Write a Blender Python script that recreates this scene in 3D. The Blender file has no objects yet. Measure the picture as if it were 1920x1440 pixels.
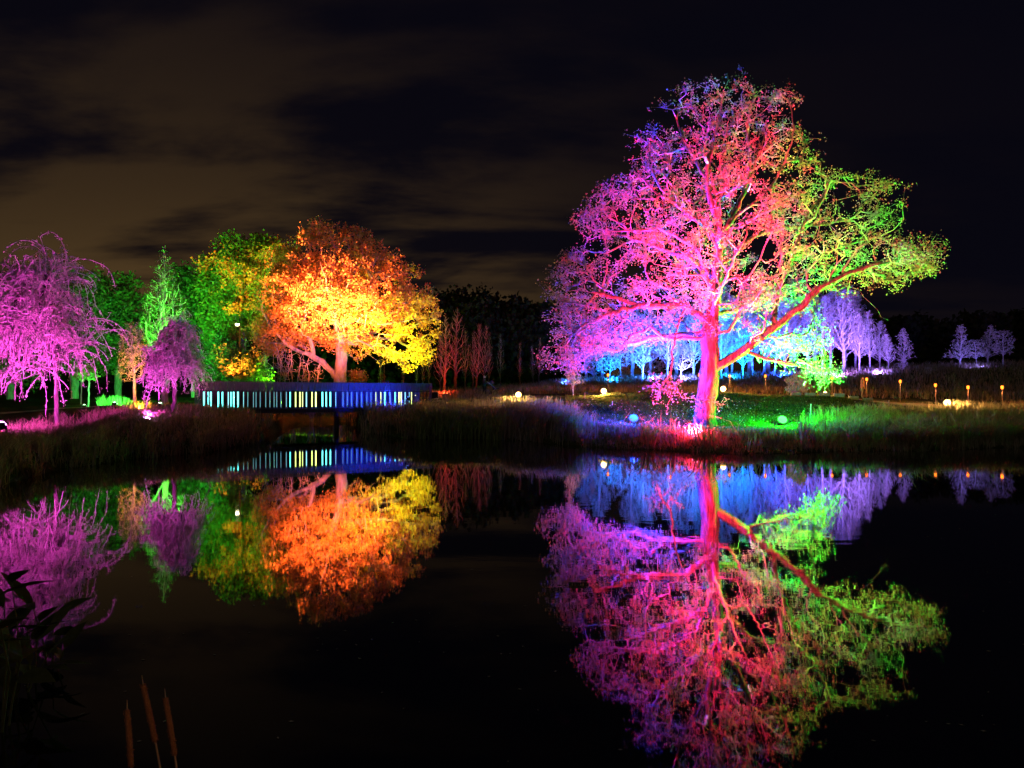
import bpy, bmesh, math, random
import numpy as np
from mathutils import Vector, Matrix

random.seed(7)
rng = np.random.default_rng(7)
S = bpy.context.scene
COL = S.collection
R = math.radians

# ------------------------------------------------------------------ camera
F, CX, HY, CH = 1280.0, 960.0, 738.0, 2.0      # focal length in photo pixels, centre, horizon row, eye height above the water
cam_d = bpy.data.cameras.new('camera')
cam = bpy.data.objects.new('camera', cam_d); COL.objects.link(cam)
cam.location = (0, 0, CH); cam.rotation_euler = (R(90), 0, 0)
cam_d.sensor_width = 36; cam_d.lens = 24; cam_d.shift_y = 18/1920
cam_d.clip_end = 4000; cam_d.clip_start = 0.05
S.camera = cam

# ------------------------------------------------------------------ exposure
S.view_settings.view_transform = 'Standard'; S.view_settings.look = 'None'
S.view_settings.exposure = 1.3; S.view_settings.gamma = 1; S.view_settings.use_curve_mapping = False
S.render.engine = 'CYCLES'
cy = S.cycles
cy.use_denoising = True
try: cy.denoiser = 'OPENIMAGEDENOISE'
except Exception: pass
cy.max_bounces = 5; cy.diffuse_bounces = 2; cy.glossy_bounces = 3; cy.transmission_bounces = 3
cy.transparent_max_bounces = 4; cy.volume_bounces = 0
cy.caustics_reflective = False; cy.caustics_refractive = False
cy.sample_clamp_indirect = 4.0
cy.use_light_tree = True
try: cy.use_adaptive_sampling = True; cy.adaptive_threshold = 0.015
except Exception: pass

# ------------------------------------------------------------------ world: night sky, clouds in the glow of a far town
W = bpy.data.worlds.new('World'); S.world = W; W.use_nodes = True
nt = W.node_tree; nt.nodes.clear()
def N(t, **k):
    n = nt.nodes.new(t)
    for a, b in k.items(): setattr(n, a, b)
    return n
def L(a, b): nt.links.new(a, b)
def M(op, a, b=None, c=None, clamp=False):
    n = nt.nodes.new('ShaderNodeMath'); n.operation = op; n.use_clamp = clamp
    for i, v in enumerate((a, b, c)):
        if v is None: continue
        if isinstance(v, (int, float)): n.inputs[i].default_value = v
        else: nt.links.new(v, n.inputs[i])
    return n.outputs[0]
tc = N('ShaderNodeTexCoord'); sx = N('ShaderNodeSeparateXYZ'); L(tc.outputs['Generated'], sx.inputs[0])
zc = M('MAXIMUM', sx.outputs[2], 0.0)
den = M('ADD', zc, 0.16)
cx_ = M('DIVIDE', sx.outputs[0], den); cy_ = M('DIVIDE', sx.outputs[1], den)
cb = N('ShaderNodeCombineXYZ'); L(M('MULTIPLY', cx_, 0.8), cb.inputs[0]); L(cy_, cb.inputs[1])
mp = N('ShaderNodeMapping'); L(cb.outputs[0], mp.inputs[0]); mp.inputs['Rotation'].default_value = (0, 0, R(-24)); mp.inputs['Scale'].default_value = (0.9, 1.5, 1); mp.inputs['Location'].default_value = (3.3, 1.2, 0)
n1 = N('ShaderNodeTexNoise'); L(mp.outputs[0], n1.inputs[0]); n1.inputs['Scale'].default_value = 0.95; n1.inputs['Detail'].default_value = 6; n1.inputs['Roughness'].default_value = 0.52; n1.inputs['Distortion'].default_value = 0.6
n2 = N('ShaderNodeTexNoise'); L(mp.outputs[0], n2.inputs[0]); n2.inputs['Scale'].default_value = 3.1; n2.inputs['Detail'].default_value = 5; n2.inputs['Roughness'].default_value = 0.55
nn = M('ADD', M('MULTIPLY', n1.outputs[0], 0.72), M('MULTIPLY', n2.outputs[0], 0.28))
mr = N('ShaderNodeMapRange'); mr.interpolation_type = 'SMOOTHSTEP'; L(nn, mr.inputs[0]); mr.inputs[1].default_value = 0.41; mr.inputs[2].default_value = 0.58
# town glow: strongest low in the sky, left of straight ahead
dx = M('ADD', sx.outputs[0], 0.45)
az = M('EXPONENT', M('MULTIPLY', M('MULTIPLY', dx, dx), -3.6))
front = M('ADD', M('MULTIPLY', sx.outputs[1], 0.5), 0.5, clamp=True)
el = M('EXPONENT', M('MULTIPLY', zc, -6.0))
glow = M('MULTIPLY', M('MULTIPLY', az, el), front)
cloud = M('MULTIPLY', mr.outputs[0], glow)
base = N('ShaderNodeMix', data_type='RGBA'); base.inputs[6].default_value = (0.0009, 0.0008, 0.0019, 1); base.inputs[7].default_value = (0.0050, 0.0032, 0.0016, 1)
L(M('MULTIPLY', glow, 0.55, clamp=True), base.inputs[0])
add = N('ShaderNodeMix', data_type='RGBA'); add.blend_type = 'ADD'; add.inputs[0].default_value = 1
L(base.outputs[2], add.inputs[6])
cc = N('ShaderNodeMix', data_type='RGBA'); cc.blend_type = 'MULTIPLY'; cc.inputs[0].default_value = 1
cc.inputs[6].default_value = (0.066, 0.0370, 0.0105, 1)
cr = N('ShaderNodeCombineColor'); [L(cloud, cr.inputs[i]) for i in range(3)]
L(cr.outputs[0], cc.inputs[7]); L(cc.outputs[2], add.inputs[7])
# thin violet-grey cloud on the right
bg = N('ShaderNodeBackground'); L(add.outputs[2], bg.inputs[0]); bg.inputs[1].default_value = 1.0
ow = N('ShaderNodeOutputWorld'); L(bg.outputs[0], ow.inputs[0])

# faint fill added for the reeds and banks, in place of residual sky light
sd = bpy.data.lights.new('fill_sun', 'SUN'); sd.energy = 0.05; sd.angle = R(30); sd.color = (0.9, 0.85, 0.8)
so = bpy.data.objects.new('fill_sun', sd); COL.objects.link(so); so.rotation_euler = (R(48), 0, R(-25))

# ------------------------------------------------------------------ helpers
def at(px, py, d):  return Vector(((px-CX)/F*d, d, CH-(py-HY)/F*d))
def tag(o, label=None, cat=None, group=None, kind=None):
    if label: o['label'] = label
    if cat: o['category'] = cat
    if group: o['group'] = group
    if kind: o['kind'] = kind
    return o
def empty(name, loc=(0, 0, 0), label=None, cat=None, group=None, rz=0):
    o = bpy.data.objects.new(name, None); COL.objects.link(o); o.location = loc; o.rotation_euler = (0, 0, rz)
    o.empty_display_size = .2
    return tag(o, label, cat, group)
def link(name, me, mat=None, parent=None):
    o = bpy.data.objects.new(name, me); COL.objects.link(o)
    if mat is not None and not me.materials: me.materials.append(mat)
    if parent: o.parent = parent
    return o
def mesh_np(name, V, Fc, smooth=False):
    """V (n,3), Fc (m,k) with fixed k"""
    me = bpy.data.meshes.new(name)
    V = np.asarray(V, np.float32); Fc = np.asarray(Fc, np.int32)
    me.vertices.add(len(V)); me.vertices.foreach_set('co', V.ravel())
    m, k = Fc.shape
    me.loops.add(m*k); me.loops.foreach_set('vertex_index', Fc.ravel())
    me.polygons.add(m); me.polygons.foreach_set('loop_start', np.arange(0, m*k, k, dtype=np.int32))
    me.polygons.foreach_set('loop_total', np.full(m, k, np.int32))
    if smooth: me.polygons.foreach_set('use_smooth', np.ones(m, bool))
    me.update(); me.validate()
    return me
class MB:
    """collects simple shapes in one mesh"""
    def __init__(s): s.v = []; s.f = []
    def box(s, c, size, rz=0, rx=0, ry=0, taper=1.0):
        b = len(s.v); m = Matrix.Translation(c) @ Matrix.Rotation(rz, 4, 'Z') @ Matrix.Rotation(ry, 4, 'Y') @ Matrix.Rotation(rx, 4, 'X')
        for z in (-1, 1):
            t = taper if z > 0 else 1
            for x, y in ((-1, -1), (1, -1), (1, 1), (-1, 1)):
                s.v.append(m @ Vector((x*size[0]/2*t, y*size[1]/2*t, z*size[2]/2)))
        s.f += [tuple(b+i for i in q) for q in ((3, 2, 1, 0), (4, 5, 6, 7), (0, 1, 5, 4), (1, 2, 6, 5), (2, 3, 7, 6), (3, 0, 4, 7))]
        return s
    def tube(s, pts, rad, n=6, cap=True):
        pts = [Vector(p) for p in pts]
        if not hasattr(rad, '__len__'): rad = [rad]*len(pts)
        b = len(s.v); prev = None
        for i, p in enumerate(pts):
            d = (pts[min(i+1, len(pts)-1)] - pts[max(i-1, 0)])
            if d.length < 1e-9: d = Vector((0, 0, 1))
            d.normalize()
            a = d.orthogonal().normalized() if prev is None else (prev - d*prev.dot(d))
            if a.length < 1e-6: a = d.orthogonal()
            a.normalize(); prev = a; c = d.cross(a)
            for k in range(n):
                t = 2*math.pi*k/n
                s.v.append(p + (a*math.cos(t)+c*math.sin(t))*rad[i])
        for i in range(len(pts)-1):
            for k in range(n):
                k2 = (k+1) % n
                s.f.append((b+i*n+k, b+i*n+k2, b+(i+1)*n+k2, b+(i+1)*n+k))
        if cap:
            s.f.append(tuple(b+k for k in reversed(range(n)))); e = b+(len(pts)-1)*n
            s.f.append(tuple(e+k for k in range(n)))
        return s
    def mesh(s, name, smooth=False):
        me = bpy.data.meshes.new(name); me.from_pydata([tuple(v) for v in s.v], [], s.f)
        if smooth: me.polygons.foreach_set('use_smooth', [True]*len(me.polygons))
        me.update(); return me
    def obj(s, name, mat, parent=None, smooth=False, bevel=0):
        o = link(name, s.mesh(name, smooth), mat, parent)
        if bevel:
            m = o.modifiers.new('b', 'BEVEL'); m.width = bevel; m.segments = 1
        return o

# ------------------------------------------------------------------ materials
def mat(name):
    m = bpy.data.materials.new(name); m.use_nodes = True; m.node_tree.nodes.clear(); return m
def pri(name, c1, c2=None, scale=6.0, rough=0.8, bump=0.0, stretch=(1, 1, 1), metal=0.0, detail=5, spec=0.3):
    global nt
    m = mat(name); nt = m.node_tree
    p = N('ShaderNodeBsdfPrincipled'); o = N('ShaderNodeOutputMaterial'); L(p.outputs[0], o.inputs[0])
    p.inputs['Roughness'].default_value = rough; p.inputs['Metallic'].default_value = metal
    p.inputs['Specular IOR Level'].default_value = spec
    t = N('ShaderNodeTexCoord'); mp = N('ShaderNodeMapping'); mp.inputs['Scale'].default_value = stretch
    L(t.outputs['Object'], mp.inputs[0])
    nz = N('ShaderNodeTexNoise'); nz.inputs['Scale'].default_value = scale; nz.inputs['Detail'].default_value = detail; nz.inputs['Roughness'].default_value = 0.65
    L(mp.outputs[0], nz.inputs[0])
    if c2 is None: c2 = tuple(x*0.6 for x in c1)
    rp = N('ShaderNodeValToRGB'); rp.color_ramp.elements[0].position = .35; rp.color_ramp.elements[1].position = .66
    rp.color_ramp.elements[0].color = (*c2, 1); rp.color_ramp.elements[1].color = (*c1, 1)
    L(nz.outputs[0], rp.inputs[0]); L(rp.outputs[0], p.inputs['Base Color'])
    if bump:
        b = N('ShaderNodeBump'); b.inputs['Strength'].default_value = 1; b.inputs['Distance'].default_value = bump
        L(nz.outputs[0], b.inputs['Height']); L(b.outputs[0], p.inputs['Normal'])
    return m
def leafmat(name, cols, trans=0.35):
    """each leaf its own shade (random per island)"""
    global nt
    m = mat(name); nt = m.node_tree
    g = N('ShaderNodeNewGeometry'); rp = N('ShaderNodeValToRGB'); cr = rp.color_ramp
    cr.interpolation = 'LINEAR'
    while len(cr.elements) < len(cols): cr.elements.new(0.5)
    for i, c in enumerate(cols):
        cr.elements[i].position = i/(len(cols)-1); cr.elements[i].color = (*c, 1)
    L(g.outputs['Random Per Island'], rp.inputs[0])
    d = N('ShaderNodeBsdfDiffuse'); t = N('ShaderNodeBsdfTranslucent'); mx = N('ShaderNodeMixShader'); mx.inputs[0].default_value = trans
    L(rp.outputs[0], d.inputs[0]); L(rp.outputs[0], t.inputs[0]); L(d.outputs[0], mx.inputs[1]); L(t.outputs[0], mx.inputs[2])
    o = N('ShaderNodeOutputMaterial'); L(mx.outputs[0], o.inputs[0])
    return m
def emat(name, col, s):
    global nt
    m = mat(name); nt = m.node_tree
    e = N('ShaderNodeEmission'); e.inputs[0].default_value = (*col, 1); e.inputs[1].default_value = s
    o = N('ShaderNodeOutputMaterial'); L(e.outputs[0], o.inputs[0]); return m

BARK = pri('oak_bark', (.30, .25, .22), (.09, .075, .065), 4.5, .9, .12, (2.2, 2.2, .35))
BARK2 = pri('grey_bark', (.40, .36, .32), (.20, .17, .15), 4, .9, .03, (1.5, 1.5, .4))
BIRCHB = pri('birch_bark', (.62, .59, .54), (.16, .14, .13), 2.2, .8, .01, (1, 1, 2.5))
TWIG = pri('twig_bark', (.38, .33, .31), (.24, .2, .19), 4, .9)
PTWIG = pri('pale_twig', (.52, .47, .45), (.38, .34, .33), 4, .9)
OAKL = leafmat('oak_leaf', [(.20, .14, .13), (.34, .26, .22), (.44, .30, .30), (.30, .30, .19), (.52, .42, .40)], .38)
ORL = leafmat('autumn_leaf', [(.42, .20, .06), (.60, .36, .08), (.62, .30, .08), (.50, .42, .10), (.66, .45, .14)], .45)
GRL = leafmat('green_leaf', [(.07, .11, .03), (.13, .18, .05), (.22, .24, .07), (.17, .12, .04)], .35)
BIL = leafmat('birch_leaf', [(.45, .42, .36), (.55, .5, .4), (.38, .34, .3)], .4)
WEEPL = leafmat('weeping_leaf', [(.40, .33, .28), (.55, .48, .42), (.6, .5, .45)], .4)
CONL = leafmat('conifer_leaf', [(.05, .10, .03), (.10, .17, .05), (.15, .20, .06)], .3)
GRASS = leafmat('grass_blade', [(.06, .08, .02), (.10, .12, .035), (.17, .15, .06), (.08, .10, .03)], .3)
REED = leafmat('reed_blade', [(.13, .11, .06), (.26, .21, .12), (.38, .31, .2), (.15, .17, .07)], .3)
REEDG = leafmat('iris_blade', [(.12, .17, .04), (.22, .28, .07), (.32, .34, .12)], .3)
DARKW = leafmat('wood_leaf', [(.02, .024, .01), (.04, .038, .014), (.03, .026, .014)], .2)
METAL = pri('black_metal', (.03, .03, .032), (.018, .018, .02), 20, .45, 0, metal=.6)
STEEL = pri('pale_rail', (.55, .53, .5), (.4, .38, .36), 12, .5, 0, metal=.1)
WOODD = pri('charred_timber', (.075, .07, .075), (.035, .032, .036), 6, .65, .004, (4, 4, .5))
WOODB = pri('weathered_timber', (.12, .11, .11), (.06, .055, .055), 6, .75, .004, (4, 4, .5))
POST = pri('post_wood', (.30, .22, .15), (.17, .12, .08), 9, .8, .003, (3, 3, .4))
GRAVEL = pri('gravel', (.30, .26, .21), (.16, .14, .11), 14, .95, .02)
STONE = pri('stone', (.24, .22, .2), (.12, .11, .1), 5, .8, .02)

# ground: grass and damp earth, earth only near the water
def ground_mat():
    global nt
    m = mat('ground'); nt = m.node_tree
    p = N('ShaderNodeBsdfPrincipled'); p.inputs['Roughness'].default_value = .95; p.inputs['Specular IOR Level'].default_value = .15
    o = N('ShaderNodeOutputMaterial'); L(p.outputs[0], o.inputs[0])
    t = N('ShaderNodeTexCoord'); a = N('ShaderNodeTexNoise'); a.inputs['Scale'].default_value = .35; a.inputs['Detail'].default_value = 8; a.inputs['Roughness'].default_value = .7
    L(t.outputs['Object'], a.inputs[0])
    b = N('ShaderNodeTexNoise'); b.inputs['Scale'].default_value = 9; b.inputs['Detail'].default_value = 6; b.inputs['Roughness'].default_value = .75; L(t.outputs['Object'], b.inputs[0])
    r1 = N('ShaderNodeValToRGB'); r1.color_ramp.elements[0].position = .38; r1.color_ramp.elements[1].position = .62
    r1.color_ramp.elements[0].color = (.030, .040, .012, 1); r1.color_ramp.elements[1].color = (.075, .085, .028, 1); L(a.outputs[0], r1.inputs[0])
    r2 = N('ShaderNodeValToRGB'); r2.color_ramp.elements[0].position = .35; r2.color_ramp.elements[1].position = .7
    r2.color_ramp.elements[0].color = (.35, .35, .3, 1); r2.color_ramp.elements[1].color = (1.3, 1.25, 1.1, 1); L(b.outputs[0], r2.inputs[0])
    x = N('ShaderNodeMix', data_type='RGBA'); x.blend_type = 'MULTIPLY'; x.inputs[0].default_value = 1; L(r1.outputs[0], x.inputs[6]); L(r2.outputs[0], x.inputs[7])
    L(x.outputs[2], p.inputs['Base Color'])
    bp = N('ShaderNodeBump'); bp.inputs['Strength'].default_value = .9; bp.inputs['Distance'].default_value = .07; L(b.outputs[0], bp.inputs['Height']); L(bp.outputs[0], p.inputs['Normal'])
    return m
GROUND = ground_mat()
def water_mat():
    global nt
    m = mat('water'); nt = m.node_tree
    p = N('ShaderNodeBsdfPrincipled'); p.inputs['Base Color'].default_value = (.0025, .003, .003, 1)
    p.inputs['Roughness'].default_value = .024; p.inputs['IOR'].default_value = 1.62
    o = N('ShaderNodeOutputMaterial'); L(p.outputs[0], o.inputs[0])
    t = N('ShaderNodeTexCoord'); mp = N('ShaderNodeMapping'); mp.inputs['Scale'].default_value = (.9, 2.2, 1); L(t.outputs['Object'], mp.inputs[0])
    a = N('ShaderNodeTexNoise'); a.inputs['Scale'].default_value = 1.3; a.inputs['Detail'].default_value = 3; L(mp.outputs[0], a.inputs[0])
    b = N('ShaderNodeTexNoise'); b.inputs['Scale'].default_value = .12; b.inputs['Detail'].default_value = 2; L(t.outputs['Object'], b.inputs[0])
    mr = N('ShaderNodeMapRange'); L(b.outputs[0], mr.inputs[0]); mr.inputs[1].default_value = .42; mr.inputs[2].default_value = .62; mr.inputs[3].default_value = .1; mr.inputs[4].default_value = 1.7
    h = M('MULTIPLY', a.outputs[0], mr.outputs[0])
    bp = N('ShaderNodeBump'); bp.inputs['Strength'].default_value = 1; bp.inputs['Distance'].default_value = .0009; L(h, bp.inputs['Height']); L(bp.outputs[0], p.inputs['Normal'])
    return m
WATER = water_mat()

# ------------------------------------------------------------------ terrain
PXC = np.array([-900, -300, 0, 120, 250, 380, 450, 500, 560, 640, 690, 760, 860, 960, 1100, 1300, 1500, 1700, 1920, 2400, 3200], float)
SHO = np.array([6, 10, 14.6, 18.2, 21.2, 22.8, 25.8, 30, 49, 49, 35, 30.5, 30.6, 29.2, 25.8, 23.0, 23.0, 24.0, 25.0, 23, 18], float)
YK = np.array([0, 24, 27, 30, 34, 38, 42, 50, 60, 70, 90, 130, 250, 600], float)
TH = np.array([
 # 0   24   27   30   34   38   42   50   60   70   90   130  250 600
 [.5, .6, .6, .7, .9, 1.0, 1.1, 1.3, 1.6, 2.0, 3, 4, 6, 8],      # -900
 [.5, .6, .6, .7, .9, 1.0, 1.1, 1.3, 1.6, 2.0, 3, 4, 6, 8],      # -300
 [.35, .4, .45, .7, 1.0, 1.15, 1.2, 1.3, 1.5, 1.8, 2.4, 4, 6, 8],  # 0
 [.35, .4, .5, .8, 1.1, 1.2, 1.3, 1.35, 1.5, 1.8, 2.4, 4, 6, 8],   # 120
 [.4, .75, 1.0, 1.1, 1.22, 1.3, 1.35, 1.4, 1.5, 1.8, 2.4, 4, 6, 8],  # 250
 [.4, .8, 1.0, 1.05, 1.1, 1.15, 1.2, 1.3, 1.5, 1.8, 2.4, 4, 6, 8],  # 380
 [.3, .4, .5, .8, 1.0, 1.0, 1.0, 1.1, 1.3, 1.8, 2.4, 4, 6, 8],      # 450
 [.3, .3, .3, .35, .6, .6, .6, .8, 1.2, 1.8, 2.4, 4, 6, 8],         # 500
 [.3, .3, .3, .3, .3, .3, .3, .5, 1.1, 1.8, 2.4, 4, 6, 8],          # 560
 [.3, .3, .3, .3, .3, .3, .3, .5, 1.2, 1.8, 2.4, 4, 6, 8],          # 640
 [.3, .3, .3, .4, .6, .9, 1.1, 1.4, 1.6, 1.9, 2.6, 4, 6, 8],        # 690
 [.3, .3, .3, .5, .9, 1.2, 1.35, 1.6, 1.8, 2.0, 2.8, 4, 6, 8],      # 760
 [.3, .35, .4, .6, 1.0, 1.35, 1.5, 1.7, 1.9, 2.2, 3, 4.4, 6, 8],    # 860
 [.3, .35, .4, .6, 1.15, 1.98, 1.88, 2.0, 2.3, 2.6, 3.2, 4.6, 6, 8],   # 960
 [.3, .35, .4, .6, 1.15, 2.02, 1.97, 2.2, 3.0, 3.4, 4.2, 5.5, 6.5, 8],  # 1100
 [.3, .35, .42, .6, 1.15, 2.02, 2.0, 2.3, 3.2, 3.7, 4.6, 6, 7, 8],   # 1300
 [.3, .35, .42, .6, 1.1, 1.88, 1.9, 2.4, 3.5, 4.1, 5, 6.4, 7, 8],  # 1500
 [.3, .35, .45, .65, 1.1, 1.45, 1.65, 2.4, 3.9, 4.8, 5.6, 6.6, 7, 8],  # 1700
 [.3, .35, .5, .8, 1.05, 1.25, 1.45, 2.2, 3.9, 5.1, 6, 6.8, 7, 8],  # 1920
 [.3, .5, .6, .8, 1.05, 1.25, 1.45, 2.2, 3.9, 5.1, 6, 6.8, 7, 8],   # 2400
 [.3, .5, .6, .8, 1.05, 1.25, 1.45, 2.2, 3.9, 5.1, 6, 6.8, 7, 8]])  # 3200
def shore(px):
    return np.interp(px, PXC, SHO) + .25*np.sin(px*.021) + .16*np.sin(px*.057+1) + .08*np.sin(px*.13)
def height(X, Y):
    X = np.asarray(X, float); Y = np.asarray(Y, float)
    Ys = np.maximum(Y, 1.0); px = np.clip(CX + F*X/Ys, -900, 3200)
    ci = np.clip(np.searchsorted(PXC, px)-1, 0, len(PXC)-2); cf = (px-PXC[ci])/(PXC[ci+1]-PXC[ci]); cf = cf*cf*(3-2*cf)
    yi = np.clip(np.searchsorted(YK, Ys)-1, 0, len(YK)-2); yf = np.clip((Ys-YK[yi])/(YK[yi+1]-YK[yi]), 0, 1)
    t = (TH[ci, yi]*(1-yf)+TH[ci, yi+1]*yf)*(1-cf) + (TH[ci+1, yi]*(1-yf)+TH[ci+1, yi+1]*yf)*cf
    s = Ys - shore(px)
    g_ = np.interp(px, [1010, 1120], [1, 0])
    ramp = np.where(s > 0, g_*(.33*np.sqrt(np.maximum(s, 0)) + .07*s) + (1-g_)*(.05*np.sqrt(np.maximum(s, 0))+.12*s), np.maximum(.35*s, -1.2))
    h = np.minimum(t, ramp)
    h = h + np.where(h > .15, .05*np.sin(X*.9+Y*.35)*np.sin(Y*.7-X*.2) + .025*np.sin(X*2.3+1)*np.sin(Y*2.1), 0)
    near = np.clip((1.35-Y)/.6, 0, 1)            # the near bank the camera stands on
    h = np.where(Y < 1.35, np.maximum(h*0-.5+1.0*near, -.5), h)
    return h
def hz(x, y): return float(height(np.array([x]), np.array([y]))[0])

def axis(segs):
    a = []
    for lo, hi, st in segs: a += list(np.arange(lo, hi, st))
    a.append(segs[-1][1]); return np.array(a)
gx = axis([(-1500, -200, 130), (-200, -60, 10), (-60, -30, 1.5), (-30, 32, .4), (32, 70, 1.5), (70, 200, 10), (200, 1500, 130)])
gy = axis([(-300, -12, 30), (-12, 0, 1.5), (0, 10, .6), (10, 52, .4), (52, 100, 1.5), (100, 250, 10), (250, 2600, 150)])
GX, GY = np.meshgrid(gx, gy)
GZ = height(GX.ravel(), GY.ravel())
nx, ny = len(gx), len(gy)
idx = np.arange(nx*ny).reshape(ny, nx)
Fg = np.stack([idx[:-1, :-1], idx[:-1, 1:], idx[1:, 1:], idx[1:, :-1]], -1).reshape(-1, 4)
o = link('ground', mesh_np('ground', np.stack([GX.ravel(), GY.ravel(), GZ], 1), Fg, True), GROUND); tag(o, kind='structure')
me = MB(); me.v = [Vector(v) for v in ((-70, .3, 0), (60, .3, 0), (60, 62, 0), (-70, 62, 0))]; me.f = [(0, 1, 2, 3)]
o = me.obj('pond_water', WATER); tag(o, kind='structure')

# gravel path along the far bank
def path_mesh(pts, w, lift):
    V = []; Fc = []
    P = np.array(pts, float)
    t = np.linspace(0, len(P)-1, 160); X = np.interp(t, range(len(P)), P[:, 0]); Y = np.interp(t, range(len(P)), P[:, 1])
    k = np.ones(9)/9; Xs = np.convolve(np.pad(X, 4, 'edge'), k, 'valid'); Ys = np.convolve(np.pad(Y, 4, 'edge'), k, 'valid')
    D = np.stack([np.gradient(Xs), np.gradient(Ys)], 1); D /= np.linalg.norm(D, axis=1)[:, None]; Nn = np.stack([-D[:, 1], D[:, 0]], 1)
    m = 5
    for i in range(len(Xs)):
        for j in range(m):
            o_ = (j/(m-1)-.5)*w*(1+.06*math.sin(i*.7+j)); x = Xs[i]+Nn[i, 0]*o_; y = Ys[i]+Nn[i, 1]*o_
            V.append((x, y, hz(x, y)+lift))
    for i in range(len(Xs)-1):
        for j in range(m-1): Fc.append((i*m+j, i*m+j+1, (i+1)*m+j+1, (i+1)*m+j))
    return mesh_np('path', V, Fc, True)
def gp(px, d): return ((px-CX)/F*d, d)
PATH = [gp(812, 43.5), gp(860, 45.5), gp(905, 44.5), gp(972, 41.2), gp(1100, 40.8), gp(1250, 40.8), gp(1400, 40.5), gp(1550, 39.8), gp(1690, 37.8), gp(1780, 35.6), gp(1870, 34.2), gp(1960, 33.5), gp(2200, 33)]
o = link('path', path_mesh(PATH, 1.9, .035), GRAVEL); tag(o, kind='structure')
PATH2 = [gp(370, 34.8), gp(330, 36), gp(250, 38), gp(150, 37), gp(40, 35), gp(-150, 33)]
o = link('path', path_mesh(PATH2, 1.7, .035), GRAVEL); tag(o, kind='structure')

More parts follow.
